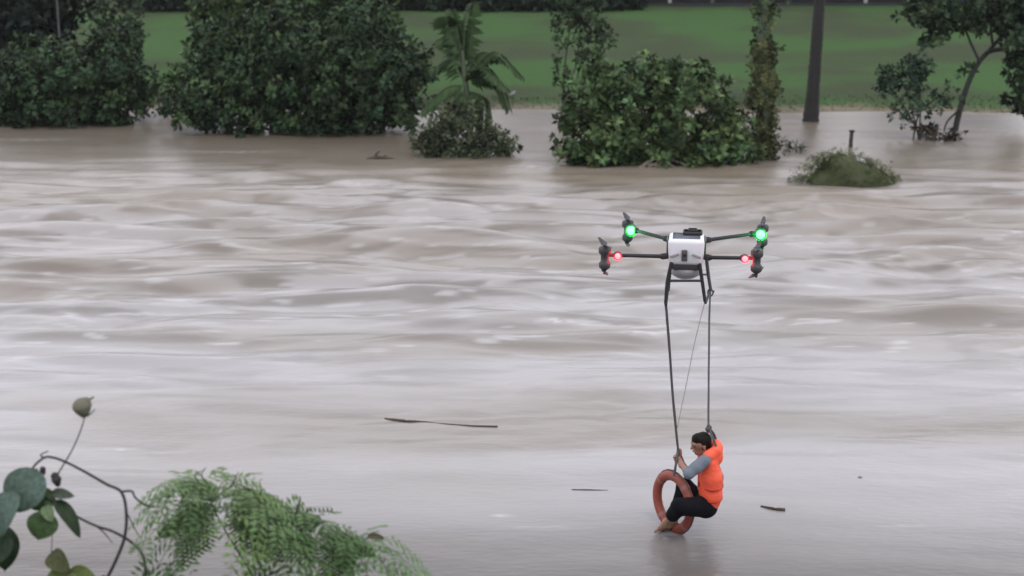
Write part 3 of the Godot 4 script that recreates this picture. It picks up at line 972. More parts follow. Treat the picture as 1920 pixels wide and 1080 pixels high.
func lamp(parent: Node3D, pos: Vector3, c: Color, core: Color, r: float, energy: float) -> void:
	var housing := part("light_housing", lathe_mesh([[0.0, 0.03], [r * 0.8, 0.025], [r * 1.05, 0.0], [r * 0.8, -0.025], [0.0, -0.03]], 14), M.black, parent, pos + Vector3(0, 0, -0.035))
	housing.rotation.x = PI / 2
	var m := StandardMaterial3D.new()
	m.albedo_color = core
	m.emission_enabled = true
	m.emission = core
	m.emission_energy_multiplier = 1.1
	m.roughness = 0.3
	var s := SphereMesh.new()
	s.radius = r * 0.72
	s.height = r * 1.44
	s.radial_segments = 18
	s.rings = 9
	var glass := StandardMaterial3D.new()  # not a real lens: see-through glowing shell
	glass.transparency = BaseMaterial3D.TRANSPARENCY_ALPHA
	glass.albedo_color = Color(c.r, c.g, c.b, 0.22)
	glass.emission_enabled = true
	glass.emission = Color(core.r * c.r * 0.8, core.g * c.g * 0.8, core.b * c.b * 0.8)
	glass.roughness = 0.5
	var s2 := SphereMesh.new()
	s2.radius = r
	s2.height = r * 2
	s2.radial_segments = 20
	s2.rings = 10
	var bulb := part("navigation_light", s, m, parent, pos)
	part("glare_shell", s2, glass, bulb)  # shell added to imitate the lamp's glare halo
	var o := OmniLight3D.new()
	o.name = "navigation_glow"
	o.position = pos
	o.light_color = c
	o.light_energy = energy
	o.light_size = r * 0.7
	o.omni_range = 30.0
	o.omni_attenuation = 2.0
	o.shadow_enabled = true
	parent.add_child(o, true)

func blade(st: SurfaceTool, hub: Vector3, dir: Vector3, length: float) -> void:
	var side := dir.cross(Vector3.UP).normalized()
	var secs := []
	for i in 7:
		var t := i / 6.0
		var w := lerpf(0.034, 0.012, t) * (0.7 if i == 0 else 1.0)
		var tw := lerpf(0.35, 0.1, t)
		var c := hub + dir * length * t + Vector3.UP * 0.02 * t
		var s := (side * cos(tw) + Vector3.UP * sin(tw)) * w
		var h := Vector3.UP * 0.004
		secs.append([c - s, c + h, c + s, c - h])
	st.set_smooth_group(-1)
	for i in 6:
		for k in 4:
			var k2 := (k + 1) % 4
			for p in [secs[i][k], secs[i][k2], secs[i + 1][k2], secs[i][k], secs[i + 1][k2], secs[i + 1][k]]: st.add_vertex(p)
	for p in [secs[6][0], secs[6][1], secs[6][2], secs[6][0], secs[6][2], secs[6][3]]: st.add_vertex(p)

func build_drone() -> void:
	var c := sling(1287, 460)
	var t := thing("drone", "white-fronted four-armed drone with red and green lights hovering over the river", "drone", c)
	var fl := on_level(1134, 478, c.y) - c
	var fr := on_level(1419, 484, c.y) - c
	var rl := on_level(1177, 428, c.y) - c
	var rr := on_level(1430, 436, c.y) - c
	var ax := (fr - fl + rr - rl).normalized()
	ax.y = 0
	ax = ax.normalized()
	var az := ax.cross(Vector3.UP)
	var turn := Basis(ax, Vector3.UP, az)
	var xf := func(x: float, y: float, z: float) -> Vector3: return turn * Vector3(x, y, z)
	# fuselage: white tapered shell, dark deck above, dark belly and grey tank below
	var st := tris()
	rbox(st, Vector3(0.37, 0.265, 0.40), 0.045, Transform3D(turn, xf.call(0, -0.03, 0.02)), 0.94)
	var body := part("fuselage", done(st), M.shell, t)
	st = tris()
	rbox(st, Vector3(0.20, 0.04, 0.16), 0.015, Transform3D(turn, xf.call(0.06, 0.115, -0.10)))
	part("top_deck", done(st), M.black, body)
	st = tris()
	rbox(st, Vector3(0.10, 0.03, 0.09), 0.012, Transform3D(turn, xf.call(0.06, 0.140, -0.10)))
	part("antenna_cap", done(st), M.black, body)
	st = tris()
	rbox(st, Vector3(0.06, 0.12, 0.03), 0.014, Transform3D(turn, xf.call(-0.015, -0.055, 0.24)))
	part("camera_housing", done(st), M.grey, body)
	st = tris()
	rbox(st, Vector3(0.032, 0.032, 0.02), 0.008, Transform3D(turn, xf.call(-0.015, -0.045, 0.257)))
	part("camera_lens", done(st), M.glass, body)
	for s in [-1.0, 1.0]:
		st = tris()
		rbox(st, Vector3(0.095, 0.026, 0.012), 0.005, Transform3D(turn * Basis(Vector3.BACK, -0.35 * s), xf.call(0.11 * s - 0.005, -0.06, 0.238)))
		part("vent", done(st), M.tank, body)
		st = tris()
		rbox(st, Vector3(0.03, 0.16, 0.26), 0.012, Transform3D(turn, xf.call(0.185 * s, 0.0, 0)))
		part("side_panel", done(st), M.grey, body)
	st = tris()
	rbox(st, Vector3(0.34, 0.10, 0.36), 0.045, Transform3D(turn, xf.call(0, -0.19, 0)), 0.85)
	part("belly", done(st), M.grey, t)
	part("tank", lathe_mesh([[0.0, 0.0], [0.15, 0.0], [0.155, -0.03], [0.14, -0.075], [0.09, -0.105], [0.0, -0.115]], 22, Transform3D(turn, xf.call(0, -0.225, 0.02))), M.tank, t)
	# arms, motors with two stacked rotors, lights
	var k := 0
	for e in [[fl, Vector3(-0.17, -0.09, 0.14), true], [fr, Vector3(0.17, -0.09, 0.14), true], [rl, Vector3(-0.17, 0.02, -0.16), false], [rr, Vector3(0.17, 0.02, -0.16), false]]:
		var tip: Vector3 = e[0]
		var root: Vector3 = turn * (e[1] as Vector3)
		var out := (tip - root).normalized()
		var arm := part("arm", tube_mesh([root, root.lerp(tip, 0.5), tip], 0.021, 0.018, 10), M.black, t)
		st = tris()
		rbox(st, Vector3(0.08, 0.055, 0.06), 0.015, Transform3D(Basis(Vector3.UP, atan2(-out.z, out.x)), root + out * 0.06))
		part("fold_joint", done(st), M.black, arm)
		st = tris()
		rbox(st, Vector3(0.055, 0.06, 0.055), 0.016, Transform3D(Basis(Vector3.UP, atan2(-out.z, out.x)), tip - out * 0.16))
		part("nozzle_clamp", done(st), M.black, arm)
		var motor := part("motor", lathe_mesh([[0.0, 0.15], [0.018, 0.15], [0.022, 0.12], [0.05, 0.115], [0.062, 0.10], [0.062, 0.055], [0.05, 0.04], [0.04, 0.03], [0.04, -0.03], [0.05, -0.04], [0.058, -0.055], [0.056, -0.095], [0.036, -0.115], [0.016, -0.125], [0.012, -0.165], [0.0, -0.17]], 18), M.motor, t, tip - Vector3(0, 0.03, 0))
		for s in [-1.0, 1.0]:
			var a: float = [0.16, -0.2, 0.1, -0.12][k] + (0.09 if s > 0 else -0.06)
			var sight := Vector3(tip.x + c.x, 0, tip.z + c.z).normalized()
			var dir := sight.rotated(Vector3.UP, a)
			st = tris()
			blade(st, Vector3(0, 0.135 * s, 0), dir, 0.25)
			blade(st, Vector3(0, 0.135 * s, 0), -dir, 0.25)
			part("rotor", done(st), M.black, motor)
		var lp: Vector3 = tip - out * (0.145 if e[2] else 0.05) + Vector3(0, 0.0, 0.05) + (Vector3.ZERO if e[2] else Vector3(0, 0.0, 0.035))
		if e[2]: lamp(t, lp, Color(1, 0.10, 0.16), Color(1.0, 0.62, 0.68), 0.042, 0.05)
		else: lamp(t, lp, Color(0.10, 0.95, 0.46), Color(0.62, 1.0, 0.75), 0.066, 0.10)
		k += 1
	# landing gear
	var legs := [[[1259, 492], [1251, 530], [1248, 570], 0.2], [[1311, 490], [1317, 530], [1322, 566], 0.2], [[1263, 480], [1256, 512], [1253, 545], -0.2], [[1324, 478], [1328, 515], [1333, 546], -0.2]]
	var feet := []
	for l in legs:
		var pts := []
		for q in 3: pts.append(sling(l[q][0], l[q][1], l[3]) - c)
		feet.append(pts)
		part("landing_leg", tube_mesh(curve(pts, 4), 0.020, 0.017, 9), M.grey if l[3] < 0 else M.black, t)
	part("skid", tube_mesh([feet[0][2] + Vector3(0, 0, 0.04), feet[2][2] + Vector3(0, 0, -0.04)], 0.014, 0.014, 8), M.black, t)
	part("skid", tube_mesh([feet[1][2] + Vector3(0, 0, 0.04), feet[3][2] + Vector3(0, 0, -0.04)], 0.014, 0.014, 8), M.black, t)
	part("crossbar", tube_mesh([feet[0][1] + Vector3(0, 0.02, 0), feet[1][1] + Vector3(0, 0.02, 0)], 0.013, 0.013, 8), M.black, t)
	part("crossbar", tube_mesh([feet[2][1], feet[3][1]], 0.010, 0.010, 8), M.grey, t)

func build_ropes() -> void:
	stick("rope", "thick dark rope from the drone's left leg down to the life ring straps", "rope", [sling(1248, 566, 0.2), sling(1250, 585, 0.19), sling(1255, 650, 0.12), sling(1261, 735, 0.05), sling(1267, 800, 0.02), sling(1272, 848)], 0.0145, 0.013, M.rope, "ropes under the drone")
	stick("rope", "thin straight rope from the drone's right leg to the person's harness", "rope", [sling(1332, 545, -0.2), sling(1330, 600, -0.17), sling(1329, 700, -0.08), sling(1328.5, 802)], 0.011, 0.012, M.pale_rope, "ropes under the drone")
	stick("rope", "faint slack line crossing between the two main ropes", "rope", [sling(1322, 564, 0.2), sling(1303, 640, 0.14), sling(1290, 705, 0.08), sling(1268, 812, 0.02)], 0.005, 0.005, mat(lin(0.42, 0.40, 0.41), 0.8), "ropes under the drone")
	var hook := sling(1332, 545, -0.2)
	var t := thing("carabiner", "small metal hook where the thin rope meets the drone's right skid", "hook", hook)
	var st := tris()
	var pts := []
	for i in 13: pts.append(Vector3(0.028 * cos(TAU * i / 12.0), 0.04 * sin(TAU * i / 12.0) - 0.02, 0))
	tube(st, pts, 0.008, 0.008, 6)
	part("loop", done(st), M.grey, t)
	part("gate", tube_mesh([Vector3(0.026, -0.04, 0), Vector3(0.04, 0.0, 0)], 0.006, 0.006, 6), M.black, t)

const RING_TURN := -1.02
func ring_point(a: float, r := 0.29, lift := 0.0) -> Vector3:
	var b := Basis(Vector3.UP, RING_TURN) * Basis(Vector3.BACK, 0.06)
	return sling(1263, 941, -0.10) + b * Vector3(cos(a) * r, sin(a) * r, lift)

func build_ring() -> void:
	var c := ring_point(0, 0)
	var t := thing("life_ring", "faded red life ring hanging on straps before the person's legs", "life ring", c)
	var st := tris()
	var n := 40
	st.set_smooth_group(0)
	var rows := []
	for i in n:
		var a := TAU * i / n
		var o := ring_point(a) - c
		var dir := o.normalized()
		var ax := (ring_point(0, 0, 1.0) - c).normalized()
		var row := []
		for k in 16: row.append(o + (dir * cos(TAU * k / 16.0) * 0.055 + ax * sin(TAU * k / 16.0) * 0.048))
		rows.append(row)
	for i in n:
		for k in 16:
			var i2 := (i + 1) % n
			var k2 := (k + 1) % 16
			for p in [rows[i][k], rows[i2][k], rows[i2][k2], rows[i][k], rows[i2][k2], rows[i][k2]]: st.add_vertex(p)
	part("float", done(st), M.ring, t)
	for q in 4:
		st = tris()
		var a0 := PI / 4 + PI / 2 * q
		for i in 3:
			var band := []
			for j in 2:
				var a := a0 + (i + j - 1.5) * 0.05
				var o := ring_point(a) - c
				var dir := o.normalized()
				var ax := (ring_point(0, 0, 1.0) - c).normalized()
				var row := []
				for k in 16: row.append(o + (dir * cos(TAU * k / 16.0) * 0.0575 + ax * sin(TAU * k / 16.0) * 0.0505))
				band.append(row)
			for k in 16:
				var k2 := (k + 1) % 16
				for p in [band[0][k], band[1][k], band[1][k2], band[0][k], band[1][k2], band[0][k2]]: st.add_vertex(p)
		part("band", done(st), mat(lin(0.30, 0.13, 0.11), 0.6), t)
		var line := []
		for i in 7:
			var a := a0 + PI / 2 * i / 6.0
			line.append(ring_point(a, 0.347 + 0.006 * sin(PI * i / 6.0)) - c)
		part("grab_line", tube_mesh(line, 0.007, 0.007, 6), M.rope, t)
	# yoke straps that carry it
	stick("strap", "dark strap from the rope's end to the life ring's near top", "strap", [sling(1272, 846), sling(1268, 866, 0.05), sling(1264, 893, 0.08)], 0.014, 0.014, M.rope, "straps of the life ring")
	stick("strap", "dark strap from the rope's end past the person's hand to the ring", "strap", [sling(1272, 846), sling(1280, 864, -0.03), sling(1290, 890, -0.08)], 0.016, 0.014, M.rope, "straps of the life ring")

# ---------------------------------------------------------------- person

func build_person() -> void:
	var o := sling(1322, 948)
	var t := thing("person", "person in orange life vest and dark trousers hanging curled over a life ring", "person", o)
	var j := func(px: float, py: float, dz := 0.0) -> Vector3: return sling(px, py, dz) - o
	var pelvis: Vector3 = j.call(1323, 946)
	var waist: Vector3 = j.call(1333, 922)
	var chest: Vector3 = j.call(1334, 890)
	var top: Vector3 = j.call(1328, 864)
	var neck: Vector3 = j.call(1324, 850)
	var skull: Vector3 = j.call(1314, 833)
	var sh := [j.call(1321, 864, 0.175), j.call(1321, 862, -0.175)]
	var el := [j.call(1292, 889, 0.25), j.call(1291, 889, -0.24)]
	var wr := [j.call(1278, 872, 0.085), j.call(1275, 862, -0.05)]
	var hd := [j.call(1274, 864, 0.02), j.call(1272, 853, -0.03)]
	var hip := [j.call(1320, 950, 0.10), j.call(1319, 948, -0.10)]
	var kn := [j.call(1274, 950, 0.36), j.call(1284, 912, -0.26)]
	var an := [j.call(1250, 980, 0.06), j.call(1262, 978, -0.06)]
	var toe := [j.call(1237, 991, 0.0), j.call(1246, 989, -0.08)]
	var z := Vector3(0, 0, 1)
	var body := []
	for s in [-1.0, 1.0]:
		body.append([pelvis + z * 0.07 * s, waist + z * 0.07 * s, 0.105, 0.095])
		body.append([waist + z * 0.07 * s, chest + z * 0.08 * s, 0.095, 0.11])
		body.append([chest + z * 0.08 * s, top + z * 0.10 * s, 0.11, 0.075])
	body.append([top, neck, 0.075, 0.055])
	body.append([neck, skull + Vector3(0.01, -0.03, 0), 0.055, 0.052])
	for s in 2:
		body.append([sh[s], el[s], 0.052, 0.040])
		body.append([el[s], wr[s], 0.040, 0.027])
		body.append([wr[s], hd[s], 0.028, 0.032])
		body.append([hip[s], kn[s], 0.088, 0.060])
		body.append([kn[s], (kn[s] as Vector3).lerp(an[s], 0.35), 0.056, 0.054])
		body.append([(kn[s] as Vector3).lerp(an[s], 0.35), an[s], 0.054, 0.036])
		body.append([an[s], toe[s], 0.040, 0.028])
		body.append([an[s], an[s] + Vector3(0.03, -0.035, 0), 0.036, 0.03])
	# head: skull, face, jaw, nose, brow, ears; it looks left along the rope, a little down
	var look := Vector3(-0.95, -0.12, 0.28).normalized()
	var right := look.cross(Vector3.UP).normalized()
	var crown := right.cross(look).normalized()
	var hp := func(f: float, s: float, u: float) -> Vector3: return skull + look * f + right * s + crown * u
	var head := [[hp.call(-0.02, 0, 0.03), hp.call(0.015, 0, 0.025), 0.082, 0.078], [hp.call(0.03, 0, 0.0), hp.call(0.035, 0, -0.06), 0.062, 0.042], [hp.call(0.05, 0, -0.085), hp.call(0.02, 0, -0.07), 0.026, 0.04],
		[hp.call(0.088, 0, 0.015), hp.call(0.108, 0, -0.022), 0.010, 0.015], [hp.call(0.083, -0.03, 0.028), hp.call(0.083, 0.03, 0.028), 0.014, 0.014], [hp.call(0.088, -0.014, -0.058), hp.call(0.088, 0.014, -0.058), 0.009, 0.009],
		[hp.call(-0.005, 0.08, 0.0), hp.call(-0.005, 0.082, -0.03), 0.016, 0.012], [hp.call(-0.005, -0.08, 0.0), hp.call(-0.005, -0.082, -0.03), 0.016, 0.012], [hp.call(0, 0, -0.06), neck, 0.05, 0.055]]
	var st := tris()
	st.append_from(net(body, 0.011, 0.035), 0, Transform3D.IDENTITY)
	st.append_from(net(head, 0.005, 0.02), 0, Transform3D.IDENTITY)
	for s in 2:      # hands closed round the straps
		var along: Vector3 = (hd[s] - wr[s]).normalized()
		var grip := Vector3(0.12, -1, 0).normalized()              # the strap runs down
		var across := along.cross(grip).normalized()
		var palm: Vector3 = hd[s]
		var fingers := [[wr[s], palm, 0.026, 0.028], [palm - grip * 0.025, palm + grip * 0.03, 0.022, 0.02]]
		for q in 4:
			var root: Vector3 = palm + grip * (q - 1.5) * 0.02 + along * 0.025
			var len: float = [0.036, 0.042, 0.039, 0.030][q]
			var p1 := root + along * len * 0.8 + across * 0.010
			var p2 := p1 + across * len * 0.8 - along * 0.006
			var p3 := p2 - along * len * 0.7
			fingers.append([root, p1, 0.0095, 0.009])
			fingers.append([p1, p2, 0.009, 0.0085])
			fingers.append([p2, p3, 0.0085, 0.0075])
		fingers.append([palm - grip * 0.03, palm - grip * 0.045 + across * 0.03 + along * 0.015, 0.012, 0.010])
		fingers.append([palm - grip * 0.045 + across * 0.03 + along * 0.015, palm - grip * 0.03 + across * 0.045 + along * 0.03, 0.010, 0.008])
		st.append_from(net(fingers, 0.004, 0.008), 0, Transform3D.IDENTITY)
	for s in 2:      # toes
		var f: Vector3 = (toe[s] - an[s]).normalized()
		var w := f.cross(Vector3.UP).normalized()
		var toes := []
		for q in 5: toes.append([toe[s] + w * (q - 2) * 0.018 + f * 0.005, toe[s] + w * (q - 2) * 0.019 + f * [0.05, 0.046, 0.042, 0.036, 0.03][q], [0.014, 0.011, 0.0105, 0.010, 0.010][q], 0.009])
		st.append_from(net(toes, 0.005, 0.006), 0, Transform3D.IDENTITY)
	part("body", st.commit(), M.skin, t)
	var eye := mat(lin(0.02, 0.015, 0.012), 0.15)
	for s in [-1.0, 1.0]: part("eye", net([[hp.call(0.078, 0.031 * s, 0.006), hp.call(0.079, 0.034 * s, 0.006), 0.0125, 0.0125]], 0.004, 0.004), eye, t)
	part("mouth", net([[hp.call(0.094, -0.018, -0.060), hp.call(0.094, 0.018, -0.060), 0.004, 0.004]], 0.003, 0.003), mat(lin(0.16, 0.06, 0.05), 0.5), t)
	part("hair", net([[hp.call(-0.03, 0, 0.045), hp.call(0.02, 0, 0.055), 0.086, 0.074], [hp.call(-0.035, 0, -0.01), hp.call(-0.03, 0, 0.03), 0.078, 0.088], [hp.call(0.045, -0.03, 0.085), hp.call(0.05, 0.03, 0.082), 0.022, 0.022], [hp.call(-0.005, 0.07, 0.03), hp.call(-0.01, 0.072, 0.0), 0.018, 0.014], [hp.call(-0.005, -0.07, 0.03), hp.call(-0.01, -0.072, 0.0), 0.018, 0.014]], 0.006, 0.02), M.hair, t)
	# shirt: grey sleeves to below the elbow, hem under the vest
	var shirt := []
	for s in [-1.0, 1.0]:
		shirt.append([pelvis + z * 0.07 * s + Vector3(0.02, 0.03, 0), waist + z * 0.07 * s, 0.104, 0.094])
		shirt.append([waist + z * 0.07 * s, top + z * 0.09 * s, 0.094, 0.078])
	for s in 2:
		shirt.append([sh[s], (sh[s] as Vector3).lerp(el[s], 0.55), 0.066, 0.060])
		shirt.append([(sh[s] as Vector3).lerp(el[s], 0.55), el[s], 0.060, 0.050])
		shirt.append([el[s], (el[s] as Vector3).lerp(wr[s], 0.25), 0.050, 0.045])
	part("shirt", net(shirt, 0.010, 0.03), M.shirt, t)
	# trousers to mid shin
	var legs := [[pelvis + z * 0.06, pelvis - z * 0.06, 0.122, 0.122]]
	for s in 2:
		legs.append([hip[s], kn[s], 0.116, 0.090])
		legs.append([kn[s], (kn[s] as Vector3).lerp(an[s], 0.5), 0.088, 0.076])
	part("trousers", net(legs, 0.010, 0.03), M.trousers, t)
	# life vest: thick foam round the trunk and a padded collar
	var foam_ := []
	for s in [-1.0, 1.0]:
		foam_.append([waist + z * 0.075 * s + Vector3(-0.005, -0.075, 0), waist + z * 0.08 * s + Vector3(0.0, 0, 0), 0.100, 0.106])
		foam_.append([waist + z * 0.08 * s, chest + z * 0.085 * s + Vector3(-0.004, 0, 0), 0.106, 0.112])
		foam_.append([chest + z * 0.085 * s + Vector3(-0.004, 0, 0), top + z * 0.10 * s + Vector3(0.012, 0.01, 0), 0.112, 0.080])
		foam_.append([top + z * 0.10 * s + Vector3(-0.02, 0.03, 0), top + z * 0.075 * s + Vector3(0.07, 0.10, 0), 0.062, 0.058])
	foam_.append([top + Vector3(0.075, 0.09, 0.07), top + Vector3(0.09, 0.165, 0.045), 0.06, 0.048])
	foam_.append([top + Vector3(0.075, 0.09, -0.07), top + Vector3(0.09, 0.165, -0.045), 0.06, 0.048])
	foam_.append([top + Vector3(0.09, 0.165, 0.045), top + Vector3(0.09, 0.165, -0.045), 0.048, 0.048])
	foam_.append([top + Vector3(0.075, 0.05, 0.06), top + Vector3(0.075, 0.05, -0.06), 0.07, 0.07])
	for s in [-1.0, 1.0]:
		foam_.append([top + Vector3(-0.055, 0.04, 0.105 * s), top + Vector3(-0.01, 0.10, 0.115 * s), 0.052, 0.055])
		foam_.append([top + Vector3(-0.01, 0.10, 0.115 * s), top + Vector3(0.07, 0.15, 0.09 * s), 0.055, 0.055])
		foam_.append([top + Vector3(-0.045, 0.04, 0.11 * s), waist + Vector3(-0.08, 0.02, 0.08 * s), 0.045, 0.055])
	var vest := part("life_vest", net(foam_, 0.009, 0.03), M.orange, t)
	for y in [-0.045, 0.09]:
		var pts := []
		for i in 25:
			var a := TAU * i / 24.0
			var e := (0.117 if y < 0 else 0.121)
			pts.append(waist + Vector3(cos(a) * e, y + 0.0, sin(a) * (e + 0.082)))
		part("webbing", tube_mesh(pts, 0.010, 0.010, 6), M.dark_orange, vest)
		part("buckle", rbox_mesh(Vector3(0.02, 0.04, 0.05), 0.008), M.black, vest, waist + Vector3(-0.128, y, 0.03))
	# harness to the thin rope
	var knot: Vector3 = j.call(1328.5, 802)
	stick("harness", "dark harness strap from the thin rope over the person's near shoulder", "harness", [o + knot, o + knot.lerp(top + Vector3(0.09, 0.13, 0.12), 0.5) + Vector3(0.0, 0.01, 0.02), o + top + Vector3(0.09, 0.12, 0.125)], 0.013, 0.013, M.rope, "harness straps on the vest")
	stick("harness", "dark harness strap from the thin rope behind the person's head", "harness", [o + knot, o + knot.lerp(top + Vector3(0.10, 0.15, -0.10), 0.5) + Vector3(0.02, 0.0, -0.02), o + top + Vector3(0.10, 0.13, -0.12)], 0.016, 0.014, M.rope, "harness straps on the vest")
	var knot_ball := part("knot", net([[Vector3(0, 0.02, 0), Vector3(0, -0.03, 0), 0.02, 0.026], [Vector3(-0.015, -0.01, 0.01), Vector3(0.015, 0.0, -0.01), 0.022, 0.022]], 0.006, 0.01), M.rope, self, o + knot)
	tag(knot_ball, "dark knot where the thin rope meets the harness above the person's head", "knot")

# ---------------------------------------------------------------- foreground

func broad_leaf(parent: Node3D, base: Vector3, tip: Vector3, width: float, face: Vector3, c: Color, fat := 0.42, called := "leaf") -> void:
	var o := parent.position
	var dir := (tip - base)
	var l := dir.length()
	dir = dir.normalized()
	var side := dir.cross(face).normalized()
	var n := side.cross(dir).normalized()
	var rows := []
	var steps := 12
	for i in steps + 1:
		var t := float(i) / steps
		var w := width * 0.5 * pow(sin(PI * pow(t, log(0.5) / log(fat))), 0.62)
		if i == 0: w = width * 0.04
		var mid := base - o + dir * l * t + n * l * 0.12 * sin(PI * t) - n * l * 0.10 * t * t
		var row := []
		for k in 7:
			var u := (k - 3) / 3.0
			row.append(mid + side * w * u + n * (absf(u) * w * 0.28 + 0.02 * w * sin(t * 30.0 + u * 2.0) * absf(u)) - dir * (absf(u) * l * 0.04))
		rows.append(row)
	var st := tris()
	st.set_smooth_group(0)
	for i in steps:
		for k in 6:
			var v := 0.9 + 0.2 * rng.randf()
			st.set_color(Color(v, v, v))
			for p in [rows[i][k], rows[i][k + 1], rows[i + 1][k + 1], rows[i][k], rows[i + 1][k + 1], rows[i + 1][k]]: st.add_vertex(p)
	var lf := part(called, done(st), broad_mat(c), parent)
	var rib := []
	for i in range(0, steps + 1, 2): rib.append(rows[i][3] + n * 0.001)
	part("midrib", tube_mesh(rib, 0.0025, 0.0008, 5), mat(Color(c.r * 0.9, c.g * 0.9, c.b * 0.9), 0.6), lf)

func broad_mat(c: Color) -> StandardMaterial3D:
	var m := leaf_mat(c * 1.25, 0.42, 0.3)
	m.albedo_texture = grain
	m.uv1_triplanar = true
	m.uv1_world_triplanar = true
	m.uv1_scale = Vector3.ONE * 3.0
	m.normal_enabled = true
	m.normal_texture = grain_bump
	m.normal_scale = 0.5
	return m

func twig(parent: Node3D, d: float, px: Array, r0: float, r1: float, called := "twig") -> void:
	var pts := []
	for q in px: pts.append(at(q[0], q[1], d + (q[2] if q.size() > 2 else 0.0)) - parent.position)
	part(called, tube_mesh(curve(pts, 5), r0, r1, 7, 0.06), M.twig, parent)

func build_branch() -> void:
	var d := 7.0
	var root := at(200, 1120, d)
	root.y = ground_h(root.x, root.z)
	var t := thing("leafy_shrub", "bare-twigged shrub with broad drooping leaves in the left foreground", "shrub", root)
	var low := at(196, 1090, d) - root
	part("stem", tube_mesh(curve([Vector3(0.1, -0.1, 0.1), Vector3(-0.03, low.y * 0.5, 0.05), low], 6), 0.022, 0.010, 8, 0.06), M.twig, t)
	twig(t, d, [[196, 1092], [213, 1060], [233, 1010], [237, 963], [228, 923], [200, 908], [160, 885], [123, 866], [100, 858], [83, 858], [63, 875], [50, 900]], 0.0085, 0.005)
	twig(t, d, [[83, 858], [76, 853], [90, 846]], 0.004, 0.003)
	twig(t, d, [[227, 922], [247, 921], [253, 932], [270, 946], [290, 951, 0.1]], 0.006, 0.004)
	twig(t, d, [[60, 925], [97, 938], [147, 970], [183, 987], [213, 997], [247, 1017], [267, 1040], [273, 1075], [268, 1120]], 0.005, 0.008)
	twig(t, d, [[183, 988], [197, 1001], [211, 1018]], 0.004, 0.002)
	twig(t, d, [[196, 1080], [170, 1090], [140, 1076], [110, 1066]], 0.006, 0.004)
	twig(t, d, [[97, 945], [98, 990], [96, 1050]], 0.0022, 0.0018)
	twig(t, d, [[240, 965], [252, 990], [262, 1008]], 0.003, 0.002)
	twig(t, d - 0.05, [[108, 890], [121, 868], [133, 848], [147, 818], [157, 788], [156, 772]], 0.004, 0.0028, "flower_stem")
	# seed pod on its stem, and dark buds
	var bud := at(155, 765, d - 0.05) - root
	part("seed_pod", net([[bud + Vector3(0.004, -0.035, 0), bud + Vector3(-0.002, 0.005, 0), 0.014, 0.044], [bud, bud + Vector3(0.022, 0.04, 0), 0.036, 0.012]], 0.005, 0.02), leaf_mat(lin(0.15, 0.145, 0.11), 0.7, 0.1), t)
	twig(t, d - 0.05, [[163, 752], [170, 748], [176, 744]], 0.006, 0.003, "pod_tip")
	twig(t, d - 0.05, [[164, 780], [172, 774], [178, 767]], 0.004, 0.002, "pod_tip")
	for q in [[106, 900, 0.024], [80, 880, 0.015], [103, 893, 0.02]]:
		var c := at(q[0], q[1], d) - root
		part("bud", net([[c, c + Vector3(0.004, -0.02, 0), q[2], q[2] * 0.6]], 0.005, 0.01), M.twig, t)
	var blue := lin(0.085, 0.125, 0.105)
	var green := lin(0.05, 0.085, 0.035)
	var dark := lin(0.030, 0.048, 0.026)
	for e in [[72, 884, 18, 962, 0.20, Vector3(0.2, 0.55, 0.85), blue, 0.45, 0.0], [100, 925, 52, 952, 0.11, Vector3(0.4, 0.4, 0.8), green, 0.45, 0.03], [28, 925, -8, 1010, 0.15, Vector3(-0.1, 0.75, 0.6), blue, 0.4, -0.1], [2, 985, 12, 1072, 0.13, Vector3(0.6, 0.2, 0.7), dark, 0.5, 0.1],
			[88, 960, 70, 1013, 0.145, Vector3(0.2, 0.2, 0.95), green, 0.5, -0.05], [84, 950, 98, 978, 0.06, Vector3(0.1, 0.7, 0.7), lin(0.12, 0.17, 0.09), 0.45, -0.06], [104, 940, 153, 1008, 0.075, Vector3(0.6, 0.3, 0.7), dark, 0.4, 0.0], [98, 924, 138, 930, 0.052, Vector3(0.1, 0.5, 0.85), lin(0.07, 0.085, 0.065), 0.5, 0.0],
			[96, 1038, 130, 1075, 0.10, Vector3(0.0, 0.5, 0.85), lin(0.075, 0.085, 0.04), 0.35, 0.0], [135, 1075, 82, 1092, 0.10, Vector3(0.1, 0.8, 0.6), lin(0.10, 0.13, 0.04), 0.4, 0.0], [130, 1072, 185, 1092, 0.08, Vector3(0.2, 0.8, 0.6), lin(0.085, 0.11, 0.035), 0.4, 0.0], [20, 1010, -20, 1060, 0.14, Vector3(-0.2, 0.6, 0.8), dark, 0.45, 0.05]]:
		broad_leaf(t, at(e[0], e[1], d + e[8]), at(e[2], e[3], d + e[8] - 0.05), e[4], e[5].normalized(), e[6], e[7])

